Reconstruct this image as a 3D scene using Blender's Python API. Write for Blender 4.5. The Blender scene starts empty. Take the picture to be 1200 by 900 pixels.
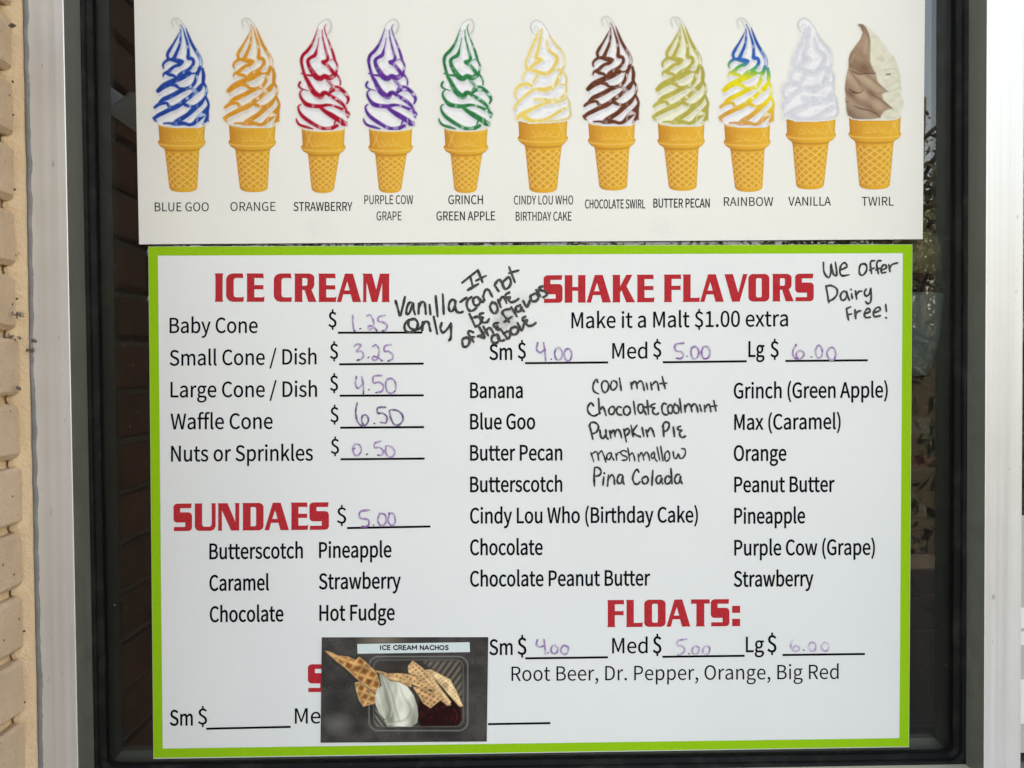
import bpy, math, random, json
import numpy as np
from mathutils import Matrix, Vector
from mathutils.geometry import delaunay_2d_cdt
random.seed(7); rng = np.random.default_rng(11)
S = bpy.context.scene; COL = S.collection

# ------------------------------------------------------------------ camera, sky, sun, exposure
H = 1.40                                   # camera height above the ground
F = 906.0                                  # focal length in photo pixels (photo 1200 x 900)
YAW, PITCH, ROLL = math.radians(0.86526), math.radians(-1.14423), math.radians(-0.45906)
_cy, _sy, _cp, _sp, _cr, _sr = math.cos(YAW), math.sin(YAW), math.cos(PITCH), math.sin(PITCH), math.cos(ROLL), math.sin(ROLL)
FW = np.array([_sy*_cp, _cy*_cp, _sp]); _r0 = np.array([_cy, -_sy, 0.0]); _u0 = np.cross(_r0, FW)
RT = _cr*_r0 + _sr*_u0; UP = -_sr*_r0 + _cr*_u0
cam = bpy.data.cameras.new('camera'); camo = bpy.data.objects.new('camera', cam); COL.objects.link(camo)
camo.matrix_world = Matrix(((RT[0], UP[0], -FW[0], 0), (RT[1], UP[1], -FW[1], 0), (RT[2], UP[2], -FW[2], H), (0, 0, 0, 1)))
cam.sensor_width = 36.0; cam.lens = F/1200*36.0; cam.clip_start = 0.01; cam.clip_end = 500
S.camera = camo

SUN_EL, SUN_AZ = math.radians(38), math.radians(15)      # azimuth from +Y towards +X: the sun stands behind the building
world = bpy.data.worlds.new('World'); S.world = world; world.use_nodes = True
wn = world.node_tree; bg = wn.nodes['Background']
sky = wn.nodes.new('ShaderNodeTexSky'); sky.sky_type = 'NISHITA'; sky.sun_disc = False
sky.sun_elevation = SUN_EL; sky.sun_rotation = SUN_AZ; sky.dust_density = 2.5; sky.air_density = 1.0; sky.ozone_density = 1.0
wn.links.new(sky.outputs[0], bg.inputs[0]); bg.inputs[1].default_value = 0.13
sl = bpy.data.lights.new('sun', 'SUN'); sl.energy = 4.0; sl.angle = math.radians(0.5); sl.color = (1.0, 0.95, 0.88)
so = bpy.data.objects.new('sun', sl); COL.objects.link(so)
sdir = Vector((math.sin(SUN_AZ)*math.cos(SUN_EL), math.cos(SUN_AZ)*math.cos(SUN_EL), math.sin(SUN_EL)))
so.rotation_euler = sdir.to_track_quat('Z', 'Y').to_euler(); so.location = (2, 6, 9)
vs = S.view_settings
vs.view_transform = 'Standard'; vs.look = 'None'; vs.gamma = 1.0; vs.use_curve_mapping = False
vs.exposure = 3.04
vs.use_white_balance = True; vs.white_balance_temperature = 11200; vs.white_balance_tint = 17.5

# ------------------------------------------------------------------ helpers
def P(px, py, Y):
    """points of the photograph (pixels) put on the upright plane Y = const"""
    px = np.asarray(px, float); py = np.asarray(py, float)
    dx = (px-600)/F; dy = -(py-450)/F
    d = dx[..., None]*RT + dy[..., None]*UP + FW
    k = Y/d[..., 1]
    r = d*k[..., None]; r[..., 2] += H
    return r
def P1(px, py, Y): return P([px], [py], Y)[0]
def lin(c):
    c = np.asarray(c, float)/255.0
    return np.where(c <= .04045, c/12.92, ((c+.055)/1.055)**2.4)
def tag(o, label=None, cat=None, group=None, kind=None):
    if label: o['label'] = label
    if cat: o['category'] = cat
    if group: o['group'] = group
    if kind: o['kind'] = kind
    return o
def empty(name, loc=(0, 0, 0)):
    o = bpy.data.objects.new(name, None); o.empty_display_size = .05; COL.objects.link(o); o.location = loc; return o
def link(name, me, mat=None, parent=None, loc=None):
    o = bpy.data.objects.new(name, me); COL.objects.link(o)
    if mat is not None and not me.materials: me.materials.append(mat)
    if parent is not None:
        o.parent = parent
        root = parent
        off = Vector((0, 0, 0))
        while root is not None: off += root.location; root = root.parent
        o.location = (Vector(loc) if loc is not None else Vector((0, 0, 0))) - off
    elif loc is not None: o.location = loc
    return o
def mesh(name, verts, faces, mat=None, parent=None, smooth=False, col=None):
    me = bpy.data.meshes.new(name); me.from_pydata([tuple(v) for v in verts], [], [tuple(f) for f in faces])
    if smooth: me.polygons.foreach_set('use_smooth', [True]*len(me.polygons))
    if col is not None:
        a = me.color_attributes.new('Col', 'FLOAT_COLOR', 'POINT')
        a.data.foreach_set('color', np.concatenate([col, np.ones((len(col), 1))], 1).astype(np.float32).ravel())
    me.update()
    return link(name, me, mat, parent)
class MB:
    def __init__(s): s.v = []; s.f = []
    def add(s, v, f): n = len(s.v); s.v += [tuple(map(float, q)) for q in v]; s.f += [tuple(i+n for i in q) for q in f]; return s
    def box(s, x0, x1, y0, y1, z0, z1):
        return s.add([(x0, y0, z0), (x1, y0, z0), (x1, y1, z0), (x0, y1, z0), (x0, y0, z1), (x1, y0, z1), (x1, y1, z1), (x0, y1, z1)],
              [(3, 2, 1, 0), (4, 5, 6, 7), (0, 1, 5, 4), (1, 2, 6, 5), (2, 3, 7, 6), (3, 0, 4, 7)])
    def prism(s, prof, z0, z1):            # profile (x, y) counter-clockwise from above, along z
        n = len(prof)
        return s.add([(a, b, z0) for a, b in prof]+[(a, b, z1) for a, b in prof],
              [(i, (i+1) % n, n+(i+1) % n, n+i) for i in range(n)]+[tuple(range(n))[::-1], tuple(range(n, 2*n))])
    def prismx(s, prof, x0, x1):           # profile (y, z) along x
        n = len(prof)
        return s.add([(x0, a, b) for a, b in prof]+[(x1, a, b) for a, b in prof],
              [(i, (i+1) % n, n+(i+1) % n, n+i) for i in range(n)]+[tuple(range(n))[::-1], tuple(range(n, 2*n))])
    def tube(s, pts, rad, seg=8, cap=True):
        pts = [Vector(p) for p in pts]; n0 = len(s.v); m = len(pts)
        for i, p in enumerate(pts):
            t = (pts[min(i+1, m-1)]-pts[max(i-1, 0)]).normalized()
            a = t.cross(Vector((0, 0, 1)) if abs(t.z) < .9 else Vector((1, 0, 0))).normalized(); b = t.cross(a)
            r = rad[i] if hasattr(rad, '__len__') else rad
            for k in range(seg):
                w = 2*math.pi*k/seg; s.v.append(tuple(p+a*math.cos(w)*r+b*math.sin(w)*r))
        for i in range(m-1):
            for k in range(seg):
                a = n0+i*seg+k; b = n0+i*seg+(k+1) % seg
                s.f.append((a, b, b+seg, a+seg))
        if cap:
            s.f.append(tuple(n0+k for k in range(seg))[::-1]); s.f.append(tuple(n0+(m-1)*seg+k for k in range(seg)))
        return s
    def lathe(s, c, prof, seg=20):         # prof: (r, z) upward, centre c
        n0 = len(s.v)
        for r, z in prof:
            for k in range(seg):
                w = 2*math.pi*k/seg; s.v.append((c[0]+r*math.cos(w), c[1]+r*math.sin(w), c[2]+z))
        for i in range(len(prof)-1):
            for k in range(seg):
                a = n0+i*seg+k; b = n0+i*seg+(k+1) % seg
                s.f.append((a, b, b+seg, a+seg))
        s.f.append(tuple(n0+k for k in range(seg))[::-1]); s.f.append(tuple(n0+(len(prof)-1)*seg+k for k in range(seg)))
        return s
    def build(s, name, mat, parent=None, smooth=False): return mesh(name, s.v, s.f, mat, parent, smooth)

# ------------------------------------------------------------------ materials
def mat(name, col=(.5, .5, .5), rough=.5, metal=0.0, spec=.5):
    m = bpy.data.materials.new(name); m.use_nodes = True
    b = m.node_tree.nodes['Principled BSDF']
    b.inputs['Base Color'].default_value = (*[float(c) for c in col][:3], 1); b.inputs['Roughness'].default_value = rough
    b.inputs['Metallic'].default_value = metal; b.inputs['Specular IOR Level'].default_value = spec
    return m
class NT:
    def __init__(s, m): s.m = m; s.t = m.node_tree; s.b = s.t.nodes['Principled BSDF']
    def n(s, k, **kw):
        x = s.t.nodes.new(k)
        for a, v in kw.items(): setattr(x, a, v)
        return x
    def l(s, a, b): s.t.links.new(a, b)
    def coord(s, scale=(1, 1, 1), loc=(0, 0, 0), kind='pos'):
        g = s.n('ShaderNodeNewGeometry').outputs['Position'] if kind == 'pos' else s.n('ShaderNodeTexCoord').outputs['Object']
        mp = s.n('ShaderNodeMapping'); mp.inputs['Scale'].default_value = scale; mp.inputs['Location'].default_value = loc
        s.l(g, mp.inputs[0]); return mp.outputs[0]
    def noise(s, vec, scale, detail=4, rough=.55):
        x = s.n('ShaderNodeTexNoise'); x.inputs['Scale'].default_value = scale; x.inputs['Detail'].default_value = detail
        x.inputs['Roughness'].default_value = rough; s.l(vec, x.inputs['Vector']); return x.outputs['Fac']
    def ramp(s, fac, stops):
        x = s.n('ShaderNodeValToRGB'); e = x.color_ramp.elements
        while len(e) < len(stops): e.new(.5)
        for q, (p, c) in zip(e, stops):
            q.position = p; q.color = (*c[:3], 1) if hasattr(c, '__len__') else (c, c, c, 1)
        s.l(fac, x.inputs[0]); return x.outputs[0]
    def mix(s, fac, a, b, mode='MIX'):
        x = s.n('ShaderNodeMix', data_type='RGBA', blend_type=mode)
        for sock, v in ((x.inputs[0], fac), (x.inputs[6], a), (x.inputs[7], b)):
            if hasattr(v, 'links') or isinstance(v, bpy.types.NodeSocket): s.l(v, sock)
            elif hasattr(v, '__len__'): sock.default_value = (*[float(q) for q in v][:3], 1)
            else: sock.default_value = v
        return x.outputs[2]
    def math(s, op, a, b=0.0, c=None):
        x = s.n('ShaderNodeMath', operation=op)
        for i, v in enumerate((a, b) if c is None else (a, b, c)):
            if isinstance(v, bpy.types.NodeSocket): s.l(v, x.inputs[i])
            else: x.inputs[i].default_value = v
        return x.outputs[0]
    def sep(s, vec):
        x = s.n('ShaderNodeSeparateXYZ'); s.l(vec, x.inputs[0]); return x.outputs
    def col(s, c): s.l(c, s.b.inputs['Base Color'])
    def rough(s, c): s.l(c, s.b.inputs['Roughness'])
    def bump(s, h, strength=.3, dist=.001):
        x = s.n('ShaderNodeBump'); x.inputs['Strength'].default_value = strength; x.inputs['Distance'].default_value = dist
        s.l(h, x.inputs['Height']); s.l(x.outputs[0], s.b.inputs['Normal'])

PAPER_TOP = lin((222, 219, 211))*1.02
PAPER_LOW = lin((217, 219, 217))*1.02
def paper(name, base, smudges=(), blob=None):
    m = mat(name, base, .42, 0, .35); t = NT(m)
    n1 = t.noise(t.coord(), 3.0, 3); n2 = t.noise(t.coord((1, 1, 1), (3, 1, 5)), 260, 2)
    c = t.mix(t.ramp(n1, [(.35, 0.0), (.7, 1.0)]), base, base*np.array([.94, .945, .95]))
    c = t.mix(t.math('MULTIPLY', t.ramp(n2, [(.70, 0.0), (.80, 1.0)]), .10), c, base*.75)
    # scattered specks of dirt
    v = t.n('ShaderNodeTexVoronoi'); v.inputs['Scale'].default_value = 26; t.l(t.coord((1, 1, 1), (.2, 0, .7)), v.inputs['Vector'])
    sp = t.ramp(v.outputs['Distance'], [(.012, 1.0), (.022, 0.0)])
    pick = t.ramp(t.sep(v.outputs['Color'])[0], [(.80, 0.0), (.82, .75)])
    c = t.mix(t.math('MULTIPLY', sp, pick), c, (.16, .15, .13))
    for (px, py, r, k, colr) in smudges:
        q = P1(px, py, YB)
        vd = t.n('ShaderNodeVectorMath', operation='DISTANCE'); t.l(t.coord(), vd.inputs[0]); vd.inputs[1].default_value = q
        rr = r*YB/F
        f = t.ramp(t.math('DIVIDE', vd.outputs['Value'], rr), [(.35, 1.0), (1.0, 0.0)])
        nn = t.ramp(t.noise(t.coord((1, 1, 1.5)), 160, 4, .7), [(.3, .15), (.7, 1.0)])
        c = t.mix(t.math('MULTIPLY', t.math('MULTIPLY', f, nn), k), c, colr)
    t.col(c); t.bump(t.noise(t.coord(), 5, 2), .08, .01)
    return m
def ink(name, col, rough=.5, vary=0.0, scale=500):
    m = mat(name, col, rough, 0, .03); t = NT(m)
    col = np.array(col, float)
    if vary:
        n = t.noise(t.coord(), scale, 3, .7)
        t.col(t.mix(t.ramp(n, [(.35, 0.0), (.72, 1.0)]), col, col+(PAPER_LOW-col)*vary))
    else:
        t.col(t.mix(t.noise(t.coord(), 300, 2), col*.92, col*1.08))
    return m
def vcol(name, rough=.5, spec=.04):
    m = mat(name, (.5, .5, .5), rough, 0, spec); t = NT(m)
    a = t.n('ShaderNodeAttribute'); a.attribute_name = 'Col'
    n = t.noise(t.coord(), 420, 2, .6)
    t.col(t.mix(.07, a.outputs['Color'], t.ramp(n, [(0.3, (.55, .55, .55)), (.7, (1, 1, 1))]), 'MULTIPLY'))
    return m
YB = 0.8745                                # front face of both printed panels
YG = 0.878                                 # front face of the glass
M = {}
M['paper_top'] = paper('matte_white_poster_paper', PAPER_TOP, [(375, 268, 24, .10, (.35, .35, .34)), (775, 268, 20, .10, (.3, .3, .3)), (590, 272, 26, .05, (.4, .4, .4)), (1020, 255, 22, .06, (.4, .4, .4))])
M['paper_low'] = paper('matte_white_board', PAPER_LOW, [(592, 376, 17, .85, (.24, .245, .225)), (612, 352, 14, .25, (.3, .3, .28)), (545, 362, 26, .10, (.4, .42, .40)), (760, 500, 60, .04, (.5, .42, .42)), (575, 410, 40, .05, (.4, .4, .4)), (420, 700, 60, .04, (.4, .4, .42))])
M['edge'] = mat('white_card_edge', PAPER_LOW*.95, .6)
M['green'] = ink('lime_green_print', lin((132, 186, 42)), .42, .0)
M['red'] = ink('red_print', lin((186, 32, 42)), .42, .05)
M['black'] = ink('black_print', lin((16, 16, 22)), .4)
M['marker'] = ink('black_marker', lin((24, 23, 19)), .45, .16, 380)
M['marker2'] = ink('smudged_black_marker', lin((36, 34, 28)), .45, .18, 380)
M['purple'] = ink('purple_marker', lin((136, 86, 156)), .5, .7, 150)
M['purple_faint'] = ink('worn_purple_marker', lin((152, 110, 168)), .5, .85, 150)
M['purple_dark'] = ink('dark_purple_marker', lin((98, 64, 120)), .5, .55, 260)
M['purple_ghost'] = ink('washed_out_purple_marker', lin((172, 142, 182)), .5, .97, 130)
M['purple_dot'] = ink('dark_marker_dot', lin((70, 55, 75)), .5, .2)
M['print'] = vcol('colour_print')
M['photo'] = vcol('glossy_photo_print', .3, .15)

def aluminium():
    m = mat('anodised_aluminium', (.72, .72, .70), .40, .5); t = NT(m)
    st = t.noise(t.coord((220, 220, 1.2)), 1.0, 4, .6); bl = t.noise(t.coord(), 9, 5, .6); fn = t.noise(t.coord((1, 1, .35)), 150, 3, .7)
    c = t.mix(t.ramp(st, [(.3, 0.0), (.7, 1.0)]), (.67, .675, .665), (.75, .755, .745))
    c = t.mix(t.math('MULTIPLY', t.ramp(bl, [(.45, 0.0), (.75, 1.0)]), .35), c, (.60, .58, .53))
    c = t.mix(t.ramp(fn, [(.69, 0.0), (.77, .55)]), c, (.25, .23, .2))
    t.col(c); t.rough(t.ramp(st, [(.3, .38), (.7, .50)])); t.bump(t.math('ADD', st, t.math('MULTIPLY', bl, .5)), .05, .0006)
    return m
M['alu'] = aluminium()
M['alu_in'] = mat('dull_anodised_reveal', (.36, .37, .34), .5, .55)  # frame metal again, darkened: shade of the sideways faces put into the colour
M['sill_top'] = mat('weathered_sill_face', (.50, .50, .39), .5, .3)  # paler than the reveals, with sky light on the upward face put into colour
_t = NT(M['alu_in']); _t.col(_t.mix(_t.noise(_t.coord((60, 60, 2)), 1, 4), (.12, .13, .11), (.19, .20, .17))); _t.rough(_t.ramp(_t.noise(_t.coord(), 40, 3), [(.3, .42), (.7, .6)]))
M['rubber'] = mat('black_rubber', (.006, .006, .006), .5, 0, .1); _t = NT(M['rubber']); _t.bump(_t.noise(_t.coord((1, 1, .2)), 240, 3), .3, .0006)
_t.col(_t.mix(_t.ramp(_t.noise(_t.coord(), 35, 4), [(.5, 0.0), (.8, 1.0)]), (.006, .006, .006), (.022, .021, .019)))
M['caulk'] = mat('grey_sealant', (.20, .20, .20), .6); _t = NT(M['caulk']); _t.bump(_t.noise(_t.coord((1, 1, .4)), 120, 3), .6, .002); _t.col(_t.mix(_t.noise(_t.coord(), 60, 3), (.12, .12, .115), (.25, .25, .25)))

def brick_mat(name, mortar=False):
    """tan paint near the window, bare red-brown brick beyond the paint's edge"""
    m = mat(name, (.4, .3, .2), .8, 0, .25); t = NT(m)
    pos = t.coord(); n = t.noise(pos, 14, 5, .6); f = t.noise(pos, 190, 4, .7); big = t.noise(pos, 5, 2)
    paint = t.mix(t.ramp(n, [(.3, 0.0), (.7, 1.0)]), lin((182, 157, 131)), lin((200, 175, 150))) if not mortar else t.mix(n, lin((214, 184, 148)), lin((228, 200, 166)))
    if mortar: bare = t.mix(f, (.24, .21, .16), (.36, .31, .24))
    else: bare = t.mix(t.ramp(n, [(.3, 0.0), (.7, 1.0)]), (.19, .085, .05), (.34, .15, .085))
    if not mortar: bare = t.mix(t.ramp(f, [(.62, 0.0), (.72, .8)]), bare, (.12, .09, .07))
    yy = t.math('ADD', t.sep(pos)[1], t.math('MULTIPLY', big, .05))
    k = t.ramp(yy, [(.787, 0.0), (.790, 1.0)])
    c = t.mix(k, bare, paint)
    # grime gathered in spots
    g = t.ramp(t.noise(t.coord((1, 1, 1), (4, 4, 4)), 70, 5, .75), [(.66, 0.0), (.74, .8)])
    c = t.mix(g, c, (.16, .12, .085))
    v = t.n('ShaderNodeTexVoronoi'); v.inputs['Scale'].default_value = 120; t.l(pos, v.inputs['Vector'])
    pit = t.math('MULTIPLY', t.ramp(v.outputs['Distance'], [(.10, 1.0), (.2, 0.0)]), t.ramp(t.sep(v.outputs['Color'])[1], [(.86, 0.0), (.88, 1.0)]))
    c = t.mix(pit, c, (.07, .05, .035))
    t.col(c); t.bump(t.math('ADD', t.math('MULTIPLY', n, .8), f), .75, .003)
    return m
M['brick'] = brick_mat('brick_face'); M['mortar'] = brick_mat('mortar_joint', True)
M['facade'] = mat('painted_brick_facade', (.45, .37, .26), .85); _t = NT(M['facade'])
_b = _t.n('ShaderNodeTexBrick'); _b.inputs['Scale'].default_value = 1; _b.inputs['Brick Width'].default_value = .203; _b.inputs['Row Height'].default_value = .0677; _b.inputs['Mortar Size'].default_value = .005
_b.inputs['Color1'].default_value = (.46, .37, .26, 1); _b.inputs['Color2'].default_value = (.40, .32, .22, 1); _b.inputs['Mortar'].default_value = (.34, .28, .2, 1)
_c = _t.n('ShaderNodeCombineXYZ'); _s = _t.sep(_t.coord()); _t.l(_s[0], _c.inputs[0]); _t.l(_s[2], _c.inputs[1]); _t.l(_c.outputs[0], _b.inputs['Vector'])
_t.col(_b.outputs['Color']); _t.bump(_b.outputs['Fac'], -.6, .006)

def glass_mat():
    m = bpy.data.materials.new('tinted_window_glass'); m.use_nodes = True; t = m.node_tree; t.nodes.clear()
    o = t.nodes.new('ShaderNodeOutputMaterial'); mx = t.nodes.new('ShaderNodeMixShader'); tr = t.nodes.new('ShaderNodeBsdfTransparent')
    gl = t.nodes.new('ShaderNodeBsdfGlossy'); fr = t.nodes.new('ShaderNodeFresnel'); mp = t.nodes.new('ShaderNodeMath'); mp.operation = 'MULTIPLY_ADD'
    tr.inputs[0].default_value = (.64, .67, .65, 1); gl.inputs[0].default_value = (.95, .96, 1, 1); gl.inputs['Roughness'].default_value = .012
    fr.inputs[0].default_value = 1.5; mp.inputs[1].default_value = 1.15; mp.inputs[2].default_value = GLASS_R
    df = t.nodes.new('ShaderNodeBsdfDiffuse'); df.inputs[0].default_value = (.6, .6, .56, 1); m2 = t.nodes.new('ShaderNodeMixShader')
    ge = t.nodes.new('ShaderNodeNewGeometry'); nz = t.nodes.new('ShaderNodeTexNoise'); nz.inputs['Scale'].default_value = 320; nz.inputs['Detail'].default_value = 3
    rp = t.nodes.new('ShaderNodeValToRGB'); rp.color_ramp.elements[0].position = .68; rp.color_ramp.elements[0].color = (.006, .006, .006, 1); rp.color_ramp.elements[1].position = .80; rp.color_ramp.elements[1].color = (.45, .45, .45, 1)
    t.links.new(ge.outputs['Position'], nz.inputs['Vector']); t.links.new(nz.outputs['Fac'], rp.inputs[0]); t.links.new(rp.outputs[0], m2.inputs[0]); t.links.new(mx.outputs[0], m2.inputs[1]); t.links.new(df.outputs[0], m2.inputs[2])
    t.links.new(fr.outputs[0], mp.inputs[0]); t.links.new(mp.outputs[0], mx.inputs[0]); t.links.new(tr.outputs[0], mx.inputs[1]); t.links.new(gl.outputs[0], mx.inputs[2]); t.links.new(m2.outputs[0], o.inputs[0])
    return m
GLASS_R = .012
M['glass'] = glass_mat()
M['asphalt'] = mat('worn_asphalt', (.07, .07, .07), .9); _t = NT(M['asphalt']); _t.col(_t.mix(_t.noise(_t.coord(), 1.2, 6), (.04, .04, .04), (.07, .068, .063))); _t.bump(_t.noise(_t.coord(), 90, 3), .5, .01)
M['concrete'] = mat('pale_concrete', (.42, .40, .36), .85); _t = NT(M['concrete']); _t.col(_t.mix(_t.noise(_t.coord(), 2.5, 6), (.36, .34, .31), (.50, .48, .43))); _t.bump(_t.noise(_t.coord(), 60, 3), .3, .005)
M['bark'] = mat('bark', (.04, .03, .022), .9); _t = NT(M['bark']); _t.bump(_t.noise(_t.coord((1, 1, .2)), 25, 4), .7, .02)
M['leaf'] = mat('leaves', (.06, .10, .03), .6); _t = NT(M['leaf']); _t.col(_t.mix(_t.noise(_t.coord(), 2.0, 3), (.014, .028, .009), (.035, .055, .018)))
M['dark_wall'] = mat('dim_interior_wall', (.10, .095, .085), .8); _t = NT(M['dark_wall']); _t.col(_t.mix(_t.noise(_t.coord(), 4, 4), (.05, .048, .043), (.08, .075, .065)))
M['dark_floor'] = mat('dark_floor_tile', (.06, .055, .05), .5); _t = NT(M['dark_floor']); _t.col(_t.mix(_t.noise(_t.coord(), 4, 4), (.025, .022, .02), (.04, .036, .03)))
def simple(name, col, rough=.5, metal=0, vary=.12, scale=60):
    m = mat(name, col, rough, metal); t = NT(m); c = np.array(col, float)
    t.col(t.mix(t.noise(t.coord(), scale, 3), c*(1-vary), c*(1+vary))); return m

# ------------------------------------------------------------------ the ground, the building, the brick return
ZC = H
mesh('ground', [(-60, -80, 0), (60, -80, 0), (60, 60, 0), (-60, 60, 0)], [(0, 1, 2, 3)], M['asphalt'])['kind'] = 'structure'
pv = MB().box(-8, 8, -.7, .83, .0, .12).build('pavement', M['concrete']); pv['kind'] = 'structure'

XL, XR = -.457, .5255                       # the two inner reveals of the frame
YF = .829                                  # front of the aluminium frame
ZS = float(P1(1100, 894, .866)[2])          # top of the sill
ZT = H+.66                                 # underside of the head

# the wall stands a little higher than the head of the view
# brick return left of the window: real bricks, one object each
wall = tag(empty('brick_wall', (-.60, .60, 0)), 'tan painted brick wall return at the left edge of the window, bare brick further out', 'wall')
XB, YE, PITCHB = -.508, .8255, .0677
zj = float(P1(8, 392, .812)[2]); k0 = math.ceil((zj-H+.78)/PITCHB); zbase = zj-k0*PITCHB
NC = 23
ztop = zbase+NC*PITCHB
MB().box(-.56, XB-.0115, .6035, .835, 0, ztop).build('mortar', M['mortar'], wall)
MB().box(-.80, -.5605, .60, .8345, 0, ztop).build('wall_core', M['facade'], wall)
def brick_mesh(L, seed):
    r = random.Random(seed); j = lambda s=.0012: r.uniform(-s, s)
    h, d = .0577, .03; c = r.uniform(.0025, .0055)
    v = [(-d, 0, 0), (-d, L, 0), (-d, L, h), (-d, 0, h),
         (-c, 0+j(), 0+j()), (-c, L/2, j()), (-c, L+j(), 0+j()), (-c, L+j(), h+j()), (-c, L/2, h+j()), (-c, 0+j(), h+j()),
         (0+j(.0006), c, c), (j(.0006), L/2, c+j()), (0+j(.0006), L-c, c), (0+j(.0006), L-c, h-c), (j(.0006), L/2, h-c+j()), (0+j(.0006), c, h-c)]
    f = [(0, 1, 6, 5, 4), (1, 2, 7, 6), (2, 3, 9, 8, 7), (3, 0, 4, 9), (4, 5, 11, 10), (5, 6, 12, 11), (6, 7, 13, 12), (7, 8, 14, 13), (8, 9, 15, 14), (9, 4, 10, 15), (10, 11, 14, 15), (11, 12, 13, 14)]
    me = bpy.data.meshes.new('brick'); me.from_pydata(v, [], f); me.materials.append(M['brick']); me.update(); return me
full = [brick_mesh(.194, s) for s in range(6)]; half = [brick_mesh(.0925, s+20) for s in range(5)]
for c in range(NC):
    z = zbase+c*PITCHB+.005
    y = YE
    first = True
    while y > .615:
        L = .0925 if (first and c % 2) else .194
        me = random.choice(half if L < .1 else full); L0 = L; L = min(L, y-.600)
        if L < .02: break
        o = link('brick', me, None, wall, (XB+random.uniform(-.0012, .0012), y-L+(random.uniform(-.001, .001) if L == L0 else 0), z))
        if L < L0: o.scale = (1.7, L/L0, 1)
        y -= L+.009; first = False
MB().box(-.81, XB+.012, .59, .8345, ztop+.0005, ztop+.05).build('coping', M['concrete'], wall)
# painted mortar fillet between brick and frame
v, f = [], []; n = 260
for i in range(n+1):
    z = .9+(ztop-.9)*i/n
    a = .0016*math.sin(z*41)+.0012*math.sin(z*97+1)+random.uniform(-.0006, .0006)
    jn = abs(((z-zbase)/PITCHB+.5) % 1-.5); bulge = max(0, .12-jn)*.025
    v += [(XB-.009, YE-.004-bulge*2, z), (XB-.002+a*.4, YE-.0015-bulge*2, z), (XB+.002+a*.4, YE+.0015, z), (-.4995+a*.35, .8275+a*.3, z), (-.4965+a*.35, .8335, z)]
for i in range(n):
    for k in range(4): q = i*5+k; f.append((q, q+1, q+6, q+5))
mesh('mortar_fillet', v, f, M['mortar'], wall, True)
# a cobweb-caught clump of dirt on the joint
def clump(px, py, Y, r, parent, name='dirt_clump'):
    c = P1(px, py, Y); v = []; f = []
    for b in range(26):
        q = c+np.array([random.gauss(0, r), random.gauss(0, r*.4), random.gauss(0, r*.45)]); s = random.uniform(.0006, .0017)
        n = len(v); v += [tuple(q+np.array(d)*s*random.uniform(.6, 1.5)) for d in ((1, 0, 0), (-1, 0, 0), (0, 1, 0), (0, -1, 0), (0, 0, 1), (0, 0, -1))]
        f += [(n+a, n+b_, n+c_) for a, b_, c_ in ((0, 2, 4), (2, 1, 4), (1, 3, 4), (3, 0, 4), (2, 0, 5), (1, 2, 5), (3, 1, 5), (0, 3, 5))]
    o = mesh(name, v, f, M['grime'], parent); o['label'] = 'brown clump of dirt and cobweb'; return o
M['grime'] = simple('brown_grime', (.17, .125, .10), .9)
clump(14, 397, .816, .0050, wall); clump(22, 368, .812, .003, wall); clump(15, 30, .806, .0016, wall); clump(22, 455, .813, .0012, wall); clump(3, 655, .80, .0025, wall)

fl = [(XB+.001, .735, H+.337), (-.484, .726, H+.363), (-.415, .615, H+.40), (XB+.001, .605, H+.333)]
flap = tag(empty('wall_flap', (XB, .67, H+.34)), 'white sloping flap on the brick return, its corner mirrored in the upper left glass', 'flap')
M['white_metal'] = simple('white_painted_metal', (.80, .80, .78), .5, 0, .04, 30)
fu = [(x, y, z+.004) for x, y, z in fl]
mesh('flap_sheet', fl+fu, [(0, 1, 2, 3), (7, 6, 5, 4), (0, 4, 5, 1), (1, 5, 6, 2), (2, 6, 7, 3), (3, 7, 4, 0)], M['white_metal'], flap)
MB().box(XB+.0003, XB+.003, .607, .733, H+.3415, H+.372).build('fixing_strip', M['white_metal'], flap)
# the facade round the opening
fac = tag(empty('shop_building', (3, .9, 0)), 'tan painted brick shop building holding the serving window', 'building')
mb = MB(); mb.box(-6, -.802, .835, 1.05, 0, 3.3); mb.box(-.801, 5, .842, 1.05, ZT+.075, 3.3); mb.box(-.801, 5, .842, 1.05, .121, ZS-.115); mb.box(1.62, 5, .842, 1.05, ZS-.114, ZT+.074); mb.box(-.801, -.54, .842, 1.05, ZS-.114, ZT+.074)
mb.build('facade_wall', M['facade'], fac)
MB().box(-6, 5, .836, 6, 3.301, 3.5).build('roof', M['concrete'], fac)
mb = MB(); mb.box(-3.0, -2.9, 1.051, 4, 0, 3.299); mb.box(-3.0, 3.6, 4.0, 4.1, 0, 3.299); mb.box(3.5, 3.6, 1.051, 1.3, 0, 3.299); mb.box(3.5, 3.6, 2.1, 3.999, 0, 3.299); mb.box(3.5, 3.6, 1.301, 2.099, 0, 1.1); mb.box(3.5, 3.6, 1.301, 2.099, 1.9, 3.299)  # side opening added in the unseen right wall to let daylight in
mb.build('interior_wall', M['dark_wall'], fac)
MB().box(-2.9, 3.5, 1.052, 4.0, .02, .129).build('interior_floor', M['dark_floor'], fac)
MB().box(-.80, 1.62, .70, .8415, ZS-.113-.09, ZS-.113).build('window_ledge', M['concrete'], fac)

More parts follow.
